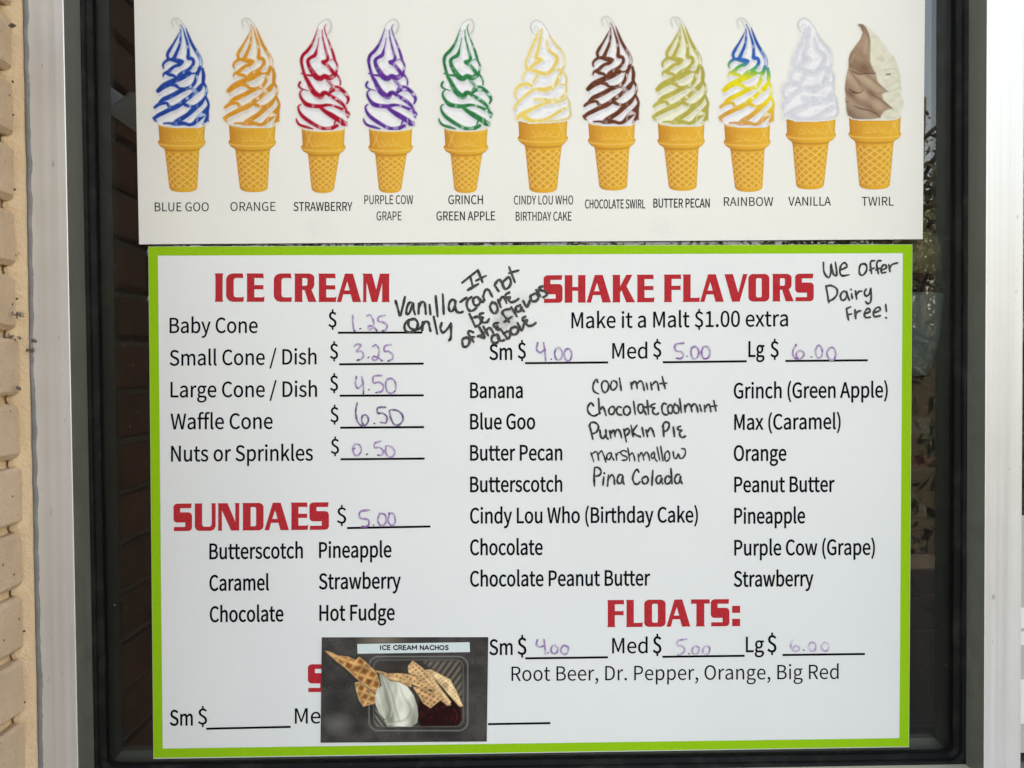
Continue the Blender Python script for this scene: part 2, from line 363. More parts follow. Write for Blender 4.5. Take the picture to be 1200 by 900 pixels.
# ------------------------------------------------------------------ window frame
win = tag(empty('serving_window', (.034, .85, ZS-.11)), 'aluminium framed window with black rubber gasket behind the menu board', 'window')
def jamb(x0, x1, name, inner):              # inner: +1 reveal faces +x, -1 faces -x
    c = .0007
    a, b = (x0, x1)
    prof = [(a+c, YF), (b-c, YF), (b, YF+c), (b, .925), (a, .925), (a, YF+c)]
    m_ = MB().prism(prof, ZS-.11, ZT+.07)
    o = m_.build(name, M['alu'], win)
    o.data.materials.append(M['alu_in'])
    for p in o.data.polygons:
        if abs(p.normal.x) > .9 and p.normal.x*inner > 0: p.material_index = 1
    return o
MB().box(-.5395, -.4968, .8362, .90, ZS-.112, ZT+.073).build('backing_strip', M['rubber'], win)  # unseen strip added to stop light leaking past the left jamb
OL, OR_ = -.4965, .5645
jamb(OL, XL, 'jamb', 1); jamb(XR, OR_, 'jamb', -1)
c = .0011
for (z0, z1, nm, up) in ((ZS-.045, ZS, 'sill', 1), (ZT, ZT+.045, 'head', -1)):
    o = MB().prismx([(YF+.0005+c, z0), (.9245, z0), (.9245, z1), (YF+.0005+c, z1), (YF+.0005, z1-c), (YF+.0005, z0+c)], XL+.0004, XR-.0004).build(nm, M['alu'], win)
    o.data.materials.append(M['sill_top'])
    for p in o.data.polygons:
        if abs(p.normal.z) > .9 and p.normal.z*up > 0: p.material_index = 1
# sealant along the left jamb
wk = 0.0
v, f = [], []; n = 300
for i in range(n+1):
    z = .9+(2.1-.9)*i/n
    wk = .93*wk+random.gauss(0, .00022); a = wk+.0004*math.sin(z*160)+random.uniform(-.0002, .0002)
    v += [(-.4992, .8312, z), (-.4985+a*.3, .8278, z), (-.4968+a*.5, .8272, z), (-.4950+a, .8280, z), (-.4938+a, .8291, z)]
for i in range(n):
    for k in range(4): q = i*5+k; f.append((q, q+1, q+6, q+5))
mesh('sealant_bead', v, f, M['caulk'], win, True)
clump(36, 410, .8268, .0016, win); clump(40, 399, .8285, .001, win)

# gasket: ridged profile swept round the glass with rounded corners
prof = [(-.007, .862), (.0015, .862), (.0032, .8645), (.0034, .867), (.0018, .8692), (.0030, .8712), (.0062, .8730), (.0074, .8752), (.0066, .8775), (.0060, YG+.0006)]
def rrect(n_, r=.016, seg=8):
    pts = []
    for cx, cz, a0 in ((XR-r, ZS+r, -90), (XR-r, ZT-r, 0), (XL+r, ZT-r, 90), (XL+r, ZS+r, 180)):
        for k in range(seg+1):
            a = math.radians(a0+90*k/seg); pts.append((cx+(r-n_)*math.cos(a), cz+(r-n_)*math.sin(a)))
    return pts
v, f = [], []; rings = [rrect(n_) for n_, _ in prof]; K = len(rings[0])
for (n_, y), rg in zip(prof, rings): v += [(x, y, z) for x, z in rg]
for i in range(len(prof)-1):
    for k in range(K):
        a, b = i*K+k, i*K+(k+1) % K; f.append((a, b, b+K, a+K))
mesh('rubber_gasket', v, f, M['rubber'], win, True)
MB().box(XL+.0003, XR-.0003, YG, YG+.005, ZS+.0003, ZT-.0003).build('glass_pane', M['glass'], win)

# neighbouring window at the right edge
nw = tag(empty('neighbouring_window', (1.1, .86, ZS-.11)), 'second window just past the right aluminium jamb, with pale papers behind its glass', 'window')
MB().box(.5652, .569, .834, .92, ZS-.11, ZT+.07).box(.5692, 1.615, YF+.004, .92, ZS-.11, ZS-.04).box(.5692, 1.615, YF+.004, .92, ZT, ZT+.07).box(1.5, 1.615, YF+.003, .92, ZS-.039, ZT-.001).build('frame', M['alu'], nw)
MB().box(.5692, 1.4995, .868, .872, ZS-.0395, ZT-.0005).build('glass_pane', M['glass'], nw)
M['white_paper'] = simple('pale_paper', (.72, .72, .70), .7)
M['grey_paper'] = simple('greyish_paper', (.42, .43, .39), .7)
a = P1(1201, 604, .8676); b = P1(1201, 882, .8676)
MB().box(.5698, 1.1, .8676, .8679, b[2], a[2]).build('paper_sign', M['grey_paper'], nw)
for (ya, yb_) in ((712, 736), (740, 756), (796, 848)):
    a = P1(1201, ya, .8672); b = P1(1201, yb_, .8672)
    MB().box(.5700, .86, .8670, .8674, b[2], a[2]).build('paper_sign', M['white_paper'], nw)

GLYPHS = '''{"$":[583,[[262,-90,262,-129,285,-129,308,-129,331,-129,331,-90,331,-50,331,-11,442,5,513,82,513,193,513,445,184,398,184,569,184,638,230,683,303,683,367,683,402,659,445,617,463,636,480,654,497,673,454,717,405,753,331,761,331,800,331,839,331,878,308,878,285,878,262,878,262,839,262,799,262,759,160,745,91,670,91,564,91,336,419,378,419,187,419,113,374,66,287,66,215,66,155,101,106,144,91,122,76,100,61,78,110,32,186,-5,262,-13,262,-51]]],"(":[355,[[154,-49,251,-206,271,-197,290,-188,310,-180,220,-30,176,148,176,327,176,504,220,682,310,832,290,841,271,850,251,859,154,702,97,533,97,327,97,120]]],")":[355,[[84,-197,104,-206,201,-49,258,120,258,327,258,533,201,702,104,859,84,850,64,841,44,832,134,682,180,504,180,327,180,148,134,-30,44,-180,64,-188]]],",":[292,[[71,-181,79,-200,173,-160,232,-81,232,20,232,90,202,132,151,132,112,132,79,107,79,65,79,23,111,-2,149,-2,153,-2,157,-1,161,-1,160,-64,121,-114,56,-143,63,-162]]],".":[292,[[107,-14,146,-14,184,-14,215,16,215,59,215,103,184,132,146,132,107,132,77,103,77,59,77,16]]],"/":[412,[[117,153,12,-188,35,-188,58,-188,82,-188,187,153,291,493,396,834,373,834,350,834,327,834,222,493]]],"0":[583,[[145,-14,292,-14,438,-14,532,119,532,388,532,654,438,784,292,784,145,784,53,654,53,388,53,119],[379,64,292,64,205,64,145,162,145,388,145,612,205,708,292,708,379,708,439,612,439,388,439,162]]],"1":[583,[[92,27,92,0,233,0,374,0,515,0,515,27,515,53,515,80,463,80,412,80,360,80,360,310,360,540,360,770,336,770,311,770,287,770,245,746,195,728,127,715,127,695,127,675,127,654,173,654,219,654,265,654,265,463,265,271,265,80,207,80,150,80,92,80,92,53]]],"A":[639,[[91,257,4,0,37,0,69,0,102,0,127,78,152,157,176,235,270,235,364,235,458,235,482,157,507,78,532,0,566,0,600,0,634,0,547,257,460,513,373,770,337,770,301,770,265,770,178,513],[278,312,201,312,213,352,226,391,238,431,266,518,291,601,315,691,317,691,318,691,319,691,345,602,369,518,397,431,409,391,422,352,434,312,356,312]]],"B":[690,[[106,257,106,0,188,0,269,0,351,0,523,0,643,75,643,226,643,331,578,392,486,410,486,411,486,413,486,415,559,438,599,505,599,582,599,717,489,770,334,770,258,770,182,770,106,770,106,513],[241,443,203,443,203,527,203,610,203,693,242,693,282,693,321,693,442,693,503,660,503,569,503,491,450,443,317,443,279,443],[248,78,203,78,203,174,203,271,203,368,248,368,292,368,337,368,473,368,547,325,547,229,547,125,470,78,337,78,292,78]]],"C":[670,[[204,-14,396,-14,496,-14,571,26,632,97,614,117,597,138,579,159,529,104,474,71,400,71,253,71,161,193,161,388,161,580,258,699,403,699,470,699,520,669,561,626,578,647,596,668,613,689,569,738,496,784,402,784,207,784,61,633,61,384,61,134]]],"D":[723,[[106,257,106,0,172,0,237,0,303,0,535,0,661,144,661,388,661,633,535,770,298,770,234,770,170,770,106,770,106,513],[232,80,203,80,203,284,203,487,203,691,232,691,261,691,290,691,472,691,561,583,561,388,561,193,472,80,290,80,261,80]]],"E":[619,[[106,257,106,0,258,0,409,0,561,0,561,28,561,55,561,83,442,83,322,83,203,83,203,176,203,270,203,363,300,363,397,363,495,363,495,391,495,419,495,446,397,446,300,446,203,446,203,527,203,607,203,688,318,688,434,688,549,688,549,715,549,743,549,770,402,770,254,770,106,770,106,513]]],"F":[580,[[106,257,106,0,138,0,171,0,203,0,203,115,203,230,203,346,301,346,399,346,497,346,497,373,497,400,497,428,399,428,301,428,203,428,203,514,203,601,203,688,318,688,434,688,549,688,549,715,549,743,549,770,402,770,254,770,106,770,106,513]]],"G":[724,[[206,-14,409,-14,512,-14,597,24,646,76,646,183,646,291,646,399,562,399,477,399,393,399,393,372,393,345,393,318,447,318,502,318,557,318,557,251,557,184,557,117,526,88,473,71,418,71,253,71,161,193,161,388,161,580,262,699,417,699,494,699,544,666,583,626,600,647,618,668,636,689,591,735,521,784,414,784,210,784,61,633,61,384,61,134]]],"H":[765,[[106,257,106,0,138,0,171,0,203,0,203,121,203,242,203,363,322,363,442,363,562,363,562,242,562,121,562,0,595,0,627,0,660,0,660,257,660,513,660,770,627,770,595,770,562,770,562,662,562,555,562,447,442,447,322,447,203,447,203,555,203,662,203,770,171,770,138,770,106,770,106,513]]],"I":[308,[[106,257,106,0,138,0,171,0,203,0,203,257,203,513,203,770,171,770,138,770,106,770,106,513]]],"K":[679,[[106,257,106,0,138,0,171,0,203,0,203,81,203,162,203,244,247,296,291,349,335,401,412,268,489,134,566,0,602,0,638,0,674,0,582,159,489,319,396,478,477,575,557,673,638,770,601,770,564,770,527,770,420,641,312,512,205,383,204,383,203,383,203,383,203,512,203,641,203,770,171,770,138,770,106,770,106,513]]],"L":[571,[[106,257,106,0,251,0,395,0,540,0,540,28,540,55,540,83,428,83,315,83,203,83,203,312,203,541,203,770,171,770,138,770,106,770,106,513]]],"M":[853,[[106,257,106,0,135,0,164,0,193,0,193,142,193,284,193,426,193,493,187,586,181,653,182,653,183,653,185,653,206,595,226,536,247,478,296,345,344,211,393,78,415,78,436,78,458,78,506,211,555,345,603,478,624,536,644,595,665,653,666,653,668,653,669,653,664,586,657,493,657,426,657,284,657,142,657,0,687,0,717,0,747,0,747,257,747,513,747,770,708,770,669,770,630,770,581,633,532,495,483,358,465,306,450,251,430,197,428,197,427,197,425,197,407,251,390,306,370,358,321,495,272,633,223,770,184,770,145,770,106,770,106,513]]],"N":[760,[[106,257,106,0,137,0,167,0,197,0,197,135,197,270,197,404,197,485,190,567,186,645,187,645,189,645,190,645,218,592,245,539,273,486,367,324,460,162,554,0,587,0,620,0,653,0,653,257,653,513,653,770,623,770,592,770,561,770,561,637,561,503,561,370,561,290,568,203,575,126,573,126,571,126,569,126,542,179,514,232,486,285,393,446,299,608,205,770,172,770,139,770,106,770,106,513]]],"O":[780,[[196,-14,390,-14,583,-14,718,141,718,388,718,634,583,784,390,784,196,784,61,634,61,388,61,141],[528,71,390,71,251,71,161,195,161,388,161,580,251,699,390,699,528,699,619,580,619,388,619,195]]],"P":[665,[[106,257,106,0,138,0,171,0,203,0,203,102,203,204,203,307,245,307,287,307,330,307,499,307,613,381,613,544,613,712,498,770,326,770,252,770,179,770,106,770,106,513],[241,386,203,386,203,487,203,589,203,691,239,691,276,691,313,691,449,691,517,657,517,544,517,434,453,386,317,386,279,386]]],"R":[667,[[246,404,203,404,203,500,203,596,203,691,246,691,289,691,332,691,453,691,519,655,519,555,519,454,453,404,332,404,289,404],[466,109,528,0,565,0,601,0,638,0,572,112,507,225,442,337,546,362,616,434,616,555,616,714,503,770,347,770,266,770,186,770,106,770,106,513,106,257,106,0,138,0,171,0,203,0,203,109,203,218,203,327,249,327,295,327,341,327,404,218]]],"S":[626,[[210,-14,319,-14,480,-14,581,83,581,205,581,319,512,372,422,411,386,426,349,442,313,458,253,483,185,512,185,587,185,655,242,699,329,699,400,699,457,671,504,627,521,648,538,668,555,689,501,745,420,784,329,784,189,784,86,699,86,580,86,467,171,413,243,382,279,366,316,350,353,334,426,301,482,276,482,196,482,122,422,71,320,71,241,71,163,109,108,167,89,145,70,122,50,100,117,30]]],"T":[629,[[266,229,266,0,298,0,331,0,363,0,363,229,363,459,363,688,441,688,519,688,597,688,597,715,597,743,597,770,409,770,221,770,33,770,33,743,33,715,33,688,110,688,188,688,266,688,266,459]]],"U":[758,[[222,-14,379,-14,536,-14,655,70,655,317,655,468,655,619,655,770,624,770,593,770,562,770,562,618,562,467,562,315,562,130,481,71,379,71,278,71,200,130,200,315,200,467,200,618,200,770,167,770,135,770,103,770,103,619,103,468,103,317,103,70]]],"V":[604,[[165,257,247,0,284,0,322,0,359,0,441,257,522,513,604,770,571,770,538,770,505,770,464,631,423,492,381,353,355,263,336,189,307,99,305,99,304,99,303,99,274,189,254,263,228,353,186,492,145,631,103,770,69,770,35,770,1,770,83,513]]],"W":[922,[[136,257,190,0,229,0,267,0,306,0,344,155,382,310,420,464,433,525,447,581,459,640,460,640,462,640,463,640,476,581,487,525,501,464,540,310,579,155,618,0,657,0,696,0,735,0,788,257,841,513,894,770,863,770,832,770,801,770,774,630,746,491,718,351,705,268,690,185,676,101,674,101,672,101,670,101,651,185,634,269,616,351,580,491,544,630,508,770,479,770,449,770,419,770,384,630,348,491,313,351,294,268,275,185,258,101,257,101,256,101,254,101,238,185,224,268,208,351,181,491,154,630,127,770,94,770,61,770,27,770,82,513]]],"Y":[558,[[230,99,230,0,262,0,294,0,327,0,327,99,327,199,327,298,404,456,481,613,559,770,525,770,492,770,458,770,425,697,392,625,359,553,335,496,309,441,282,383,280,383,279,383,277,383,250,441,227,496,202,553,168,625,135,697,102,770,68,770,33,770,-1,770,76,613,153,456,230,298,230,199]]],"a":[592,[[132,-14,228,-14,298,-14,362,23,417,68,418,68,419,68,420,68,423,46,426,23,429,0,455,0,481,0,507,0,507,117,507,234,507,351,507,493,450,585,310,585,217,585,138,544,86,511,98,488,111,466,123,444,168,475,228,505,294,505,388,505,412,435,412,361,169,334,62,272,62,148,62,45],[310,64,255,64,199,64,154,89,154,154,154,228,220,275,412,297,412,244,412,192,412,139,356,89]]],"b":[649,[[295,-14,348,-14,478,-14,596,99,596,294,596,471,516,585,369,585,305,585,242,549,189,505,190,539,192,573,193,607,193,683,193,760,193,836,161,836,129,836,97,836,97,557,97,279,97,0,122,0,148,0,173,0,176,20,179,39,182,59,183,59,185,59,186,59,235,14],[426,67,332,67,294,67,243,82,193,126,193,226,193,326,193,426,247,477,297,504,345,504,454,504,496,420,496,293,496,152]]],"c":[536,[[170,-14,321,-14,390,-14,455,14,506,58,492,79,478,101,464,123,429,91,382,66,330,66,225,66,153,153,153,285,153,416,229,504,333,504,377,504,414,484,446,455,463,476,479,497,495,518,455,554,403,585,329,585,182,585,55,475,55,285,55,96]]],"d":[651,[[148,-14,291,-14,359,-14,420,23,464,67,465,67,466,67,467,67,470,45,473,22,476,0,502,0,528,0,555,0,555,279,555,557,555,836,522,836,490,836,458,836,458,763,458,690,458,617,460,584,461,551,463,519,413,560,370,585,303,585,172,585,56,470,56,285,56,95],[364,67,312,67,212,67,154,148,154,286,154,416,228,504,319,504,367,504,411,487,458,444,458,345,458,245,458,145,411,92]]],"e":[582,[[175,-14,328,-14,404,-14,465,12,515,44,504,65,492,87,481,108,438,80,394,63,338,63,230,63,155,141,149,263,277,263,405,263,534,263,536,277,538,296,538,317,538,480,456,585,310,585,180,585,55,471,55,285,55,97],[250,331,148,331,160,444,231,508,312,508,401,508,454,446,454,331,352,331]]],"f":[342,[[35,517,35,493,61,493,86,493,112,493,112,328,112,164,112,0,144,0,176,0,208,0,208,164,208,328,208,493,248,493,289,493,329,493,329,519,329,544,329,570,289,570,248,570,208,570,208,600,208,631,208,661,208,734,234,773,289,773,309,773,332,768,353,757,360,782,367,807,374,832,348,842,314,850,278,850,165,850,112,777,112,662,112,631,112,601,112,570,86,569,61,567,35,565,35,541]]],"g":[593,[[150,-263,289,-263,465,-263,578,-171,578,-65,578,29,511,70,379,70,342,70,304,70,267,70,190,70,167,97,167,132,167,164,183,183,204,201,229,188,261,181,288,181,405,181,497,257,497,379,497,429,478,471,451,497,489,497,528,497,567,497,567,521,567,546,567,570,501,570,435,570,369,570,349,579,320,585,288,585,173,585,75,506,75,381,75,313,111,257,149,228,149,227,149,225,149,224,119,203,86,165,86,118,86,72,108,42,138,24,138,22,138,21,138,19,84,-14,54,-61,54,-110,54,-208],[354,246,288,246,223,246,167,298,167,381,167,465,222,515,288,515,356,515,410,465,410,381,410,298],[413,-196,303,-196,199,-196,138,-158,138,-97,138,-64,154,-29,195,0,221,-6,248,-8,269,-8,302,-8,335,-8,368,-8,443,-8,483,-27,483,-81,483,-140]]],"h":[638,[[97,279,97,0,129,0,161,0,193,0,193,138,193,276,193,414,250,472,290,501,349,501,424,501,457,456,457,349,457,232,457,116,457,0,489,0,521,0,553,0,553,120,553,241,553,361,553,506,498,585,378,585,300,585,242,542,189,489,190,529,192,568,193,607,193,683,193,760,193,836,161,836,129,836,97,836,97,557]]],"i":[289,[[97,190,97,0,129,0,161,0,193,0,193,190,193,380,193,570,161,570,129,570,97,570,97,380],[107,688,145,688,183,688,209,713,209,752,209,789,183,814,145,814,107,814,82,789,82,752,82,713]]],"k":[580,[[97,279,97,0,128,0,160,0,191,0,191,50,191,100,191,150,227,192,263,234,298,275,354,183,410,92,465,0,500,0,535,0,569,0,498,113,426,227,354,340,417,417,481,494,544,570,508,570,473,570,437,570,356,470,276,370,195,270,194,270,193,270,191,270,191,459,191,647,191,836,160,836,128,836,97,836,97,557]]],"l":[299,[[126,-14,197,-14,224,-14,239,-9,253,-5,249,19,244,44,239,68,229,66,225,66,220,66,205,66,193,78,193,107,193,350,193,593,193,836,161,836,129,836,97,836,97,595,97,354,97,113,97,33]]],"m":[973,[[97,190,97,0,129,0,161,0,193,0,193,138,193,276,193,414,245,473,293,501,336,501,409,501,442,456,442,349,442,232,442,116,442,0,474,0,506,0,538,0,538,138,538,276,538,414,591,473,638,501,682,501,754,501,788,456,788,349,788,232,788,116,788,0,820,0,852,0,883,0,883,120,883,241,883,361,883,506,828,585,711,585,641,585,582,540,522,476,499,543,453,585,364,585,296,585,237,542,187,487,186,487,186,487,185,487,182,515,179,543,175,570,149,570,123,570,97,570,97,380]]],"n":[641,[[97,190,97,0,129,0,161,0,193,0,193,138,193,276,193,414,250,472,290,501,349,501,424,501,457,456,457,349,457,232,457,116,457,0,489,0,521,0,553,0,553,120,553,241,553,361,553,506,498,585,378,585,300,585,241,542,187,487,186,487,186,487,185,487,182,515,179,543,175,570,149,570,123,570,97,570,97,380]]],"o":[637,[[179,-14,318,-14,458,-14,582,96,582,285,582,475,458,585,318,585,179,585,55,475,55,285,55,96],[417,66,318,66,220,66,153,153,153,285,153,416,220,504,318,504,417,504,484,416,484,285,484,153]]],"p":[651,[[97,30,97,-241,129,-241,161,-241,193,-241,193,-176,193,-112,193,-47,192,-14,191,19,190,53,242,9,296,-14,348,-14,478,-14,596,99,596,294,596,471,516,585,369,585,303,585,238,547,187,504,186,504,186,504,185,504,182,526,179,548,175,570,149,570,123,570,97,570,97,300],[426,67,332,67,294,67,244,82,193,126,193,226,193,326,193,426,248,477,297,504,345,504,454,504,496,420,496,293,496,152]]],"r":[408,[[97,190,97,0,129,0,161,0,193,0,193,122,193,244,193,367,231,463,289,499,336,499,360,499,373,496,392,489,398,517,404,545,410,572,392,582,374,585,349,585,286,585,227,539,187,466,186,466,186,466,185,466,182,501,179,536,175,570,149,570,123,570,97,570,97,380]]],"s":[492,[[165,-14,246,-14,380,-14,453,63,453,155,453,264,362,297,279,329,215,353,157,374,157,428,157,473,190,511,263,511,313,511,353,488,392,460,407,480,423,500,438,520,395,556,332,585,262,585,137,585,65,514,65,423,65,326,151,288,231,258,294,235,361,208,361,150,361,101,325,61,249,61,181,61,130,88,80,129,64,108,49,86,34,65,87,20]]],"t":[396,[[154,-14,275,-14,311,-14,349,-3,381,7,375,32,369,56,362,80,343,71,318,64,297,64,231,64,209,104,209,173,209,280,209,386,209,493,261,493,313,493,364,493,364,519,364,544,364,570,313,570,261,570,209,570,209,624,209,678,209,731,182,731,156,731,129,731,126,678,122,624,119,570,89,569,58,567,28,565,28,541,28,517,28,493,57,493,85,493,113,493,113,387,113,282,113,176,113,62]]],"u":[638,[[143,-14,264,-14,341,-14,398,27,452,89,453,89,454,89,455,89,457,60,460,30,462,0,489,0,515,0,542,0,542,190,542,380,542,570,510,570,478,570,446,570,446,436,446,301,446,166,392,99,351,69,292,69,216,69,185,114,185,221,185,337,185,454,185,570,153,570,120,570,88,570,88,450,88,329,88,209,88,63]]],"w":[843,[[134,190,187,0,224,0,261,0,298,0,325,102,352,204,379,306,394,360,405,414,418,472,420,472,422,472,423,472,437,414,447,361,462,308,489,205,517,103,544,0,583,0,622,0,661,0,712,190,764,380,815,570,784,570,754,570,723,570,695,460,667,350,640,241,627,186,617,134,605,82,603,82,602,82,600,82,586,134,574,186,560,241,530,350,500,460,471,570,439,570,408,570,377,570,347,460,318,350,288,241,274,186,262,134,250,82,248,82,246,82,245,82,233,134,223,186,211,241,183,350,154,460,126,570,93,570,61,570,28,570,81,380]]],"x":[523,[[78,99,16,0,49,0,83,0,117,0,142,44,168,89,193,133,213,168,231,203,251,235,253,235,255,235,256,235,278,203,299,168,318,133,346,89,374,44,402,0,437,0,472,0,507,0,445,96,382,192,319,288,377,382,435,476,493,570,459,570,426,570,393,570,369,529,346,487,322,445,305,413,289,382,272,350,270,350,269,350,267,350,248,382,228,413,211,445,186,487,160,529,134,570,100,570,65,570,30,570,88,479,146,388,204,297,141,198]]],"y":[547,[[80,-246,106,-246,220,-246,279,-160,319,-48,391,158,462,364,534,570,502,570,471,570,440,570,406,465,371,360,337,254,322,203,306,145,291,92,289,92,287,92,286,92,266,146,247,204,229,254,190,360,152,465,113,570,80,570,47,570,14,570,90,380,166,189,243,-1,238,-15,234,-30,230,-44,206,-114,166,-167,102,-167,86,-167,69,-162,58,-158,51,-183,45,-209,39,-234,57,-242]]]," ":[235,[]]}'''
# ------------------------------------------------------------------ flat print: polygons, text, marker strokes (photo pixels on the panel plane)
def evenodd(px, py, polys):
    r = np.zeros(px.shape, bool)
    for poly in polys:
        x, y = poly[:, 0], poly[:, 1]; xj, yj = np.roll(x, 1), np.roll(y, 1)
        c = (y[None] > py[:, None]) != (yj[None] > py[:, None])
        xi = (xj-x)[None]*(py[:, None]-y[None])/(yj-y+1e-15)[None]+x[None]
        r ^= (np.sum(c & (px[:, None] < xi), 1) % 2).astype(bool)
    return r
def tess(polys):
    """triangulate polygons with holes (even-odd); returns verts (n,2) and faces"""
    off = polys[0].mean(0); vs_ = []; ed = []
    for p in polys:
        n = len(vs_); m_ = len(p); vs_ += [Vector((float(a), float(b))) for a, b in p-off]; ed += [(n+i, n+(i+1) % m_) for i in range(m_)]
    v, e, f, *_ = delaunay_2d_cdt(vs_, ed, [], 0, 1e-6)
    v = np.array([tuple(q) for q in v]); f = np.array([tuple(q) for q in f])
    c = v[f].mean(1); k = evenodd(c[:, 0], c[:, 1], [p-off for p in polys])
    return v+off, [tuple(int(i) for i in q) for q in f[k]]
def flat(name, polys, m, parent, layer=1, scale=1.0):
    polys = [np.asarray(p, float) for p in polys]
    v, f = tess(polys)
    pts = P(v[:, 0], v[:, 1], YB-.00018*layer)
    # faces towards the camera (-Y)
    if len(f):
        a, b, c_ = (pts[i] for i in f[0][:3])
        if np.cross(b-a, c_-a)[1] > 0: f = [q[::-1] for q in f]
    return mesh(name, pts, f, m, parent)
GL = json.loads(GLYPHS)
def flatten(sp, res=5):
    pts = np.array(sp, float).reshape(-1, 6); out = []
    for i in range(len(pts)):
        p0, h0 = pts[i, 2:4], pts[i, 4:6]; h1, p1 = pts[(i+1) % len(pts), 0:2], pts[(i+1) % len(pts), 2:4]
        ch = np.linalg.norm(p1-p0)
        if ch < 1: continue
        d = (p1-p0)/ch
        straight = abs(np.cross(d, h0-p0)) < 1.5 and abs(np.cross(d, h1-p1)) < 1.5
        ts = [0] if straight else [k/res for k in range(res)]
        for t in ts: out.append((1-t)**3*p0+3*(1-t)**2*t*h0+3*(1-t)*t*t*h1+t**3*p1)
    return np.array(out)
def offset(poly, d):
    """push a closed contour outwards (mitre limited); counter-clockwise outer contours assumed"""
    keep = []
    for i in range(len(poly)):
        if not keep or np.linalg.norm(poly[i]-poly[keep[-1]]) > max(1e-4, .32*d): keep.append(i)
    if np.linalg.norm(poly[keep[0]]-poly[keep[-1]]) <= max(1e-4, .32*d): keep.pop()
    poly = poly[keep]
    e = np.roll(poly, -1, 0)-poly; e /= np.linalg.norm(e, axis=1)[:, None]
    n = np.stack([e[:, 1], -e[:, 0]], 1); n0 = np.roll(n, 1, 0); b = n+n0
    e0 = np.roll(e, 1, 0); turn = e0[:, 0]*e[:, 1]-e0[:, 1]*e[:, 0]
    L = np.maximum(1+np.sum(n*n0, 1), np.where(turn < 0, .15, .35))
    return poly+b/L[:, None]*d
def text_polys(s, sx, sy, stroke):
    """glyph outlines in px, y up, baseline at 0; stroke: stem width in px"""
    x = 0.0; out = []; lsp = flatten(GL['l'][1][0]); stem = (lsp[:, 0].max()-lsp[:, 0].min())*sx if True else 0
    stem = STEM*sx
    d = max(0, (stroke-stem)/2)
    prev = ''
    for i, ch in enumerate(s):
        adv, sps = GL[ch]
        GRP.append(len(out))
        for sp in sps:
            p = flatten(sp); p = np.stack([(p[:, 0]+x)*sx, p[:, 1]*sy], 1); out.append(offset(p, d))
        if prev+ch in ('tt', 'ff') or (prev+ch == 'fl'):
            if prev+ch != 'fl':
                y1 = XH*sy+d; y0 = (XH-BAR)*sy-d
                xa = (x-GL[prev][0]*.45)*sx; xb = (x+adv*.35)*sx
                BARS.append((xa, xb, y0, y1))
        x += adv; prev = ch
    return out, x*sx
BARS = []; GRP = []
_e = flatten(GL['l'][1][0]); STEM = 66.0; XH = flatten(GL['x'][1][0])[:, 1].max(); BAR = 50.0
_i = flatten(GL['I'][1][0]); STEM = float(_i[:, 0].max()-_i[:, 0].min()); CAP = float(_i[:, 1].max())
def text(s, x0, x1, yb0, yb1, cap, parent, name='printed_line', m='black', stroke=None, label=None, layer=1):
    """fit the line between x0 and x1 (ink to ink), baseline running from yb0 to yb1"""
    global BARS
    sy = cap/CAP; stroke = stroke or cap*.14
    BARS = []
    polys, w = text_polys(s, 1.0*sy, sy, 0)
    ax = min(p[:, 0].min() for p in polys); bx = max(p[:, 0].max() for p in polys)
    sx = sy*(x1-x0-stroke*.4)/(bx-ax)
    BARS = []; GRP.clear()
    polys, w = text_polys(s, sx, sy, stroke)
    ax = min(p[:, 0].min() for p in polys); bx = max(p[:, 0].max() for p in polys)
    sl = (yb1-yb0)/(x1-x0)
    conv = lambda p: np.stack([x0+(p[:, 0]-ax)*(x1-x0)/(bx-ax), yb0+sl*(p[:, 0]-ax)-p[:, 1]], 1)
    vs_, f, nv = [], [], 0
    for a_, b_ in zip(GRP, GRP[1:]+[len(polys)]):
        if a_ == b_: continue
        v1, f1 = tess([conv(p) for p in polys[a_:b_]]); vs_.append(v1); f += [tuple(i+nv for i in q) for q in f1]; nv += len(v1)
    v = np.concatenate(vs_); pts = P(v[:, 0], v[:, 1], YB-.00018*layer)
    if len(f):
        a, b, c_ = (pts[i] for i in f[0][:3])
        if np.cross(b-a, c_-a)[1] > 0: f = [q[::-1] for q in f]
    pts = list(map(tuple, pts))
    for (xa, xb, y0, y1) in BARS:
        q = conv(np.array([(xa, y0), (xb, y0), (xb, y1), (xa, y1)])); n = len(pts)
        pts += [tuple(k) for k in P(q[:, 0], q[:, 1], YB-.00018*layer-.00005)]; f = f+[(n, n+1, n+2, n+3)]
    o = mesh(name, pts, f, M[m], parent)
    if label: o['label'] = label
    return o
def textbox(ch, x0, x1, yt, yb, parent, name='dollar_sign'):
    """one character fitted to an ink box"""
    g = [flatten(s) for s in GL[ch][1]]; a = min(p[:, 1].min() for p in g); b = max(p[:, 1].max() for p in g)
    cap = CAP*(yb-yt-1.6)/(b-a); base = yb-.8+a*cap/CAP
    return text(ch, x0, x1, base, base, cap, parent, name)
def rule(x0, y0, x1, y1, parent, w=2.5):
    h = w/2
    return flat('price_rule', [[(x0, y0+h), (x1, y1+h), (x1, y1-h), (x0, y0-h)]], M['black'], parent)
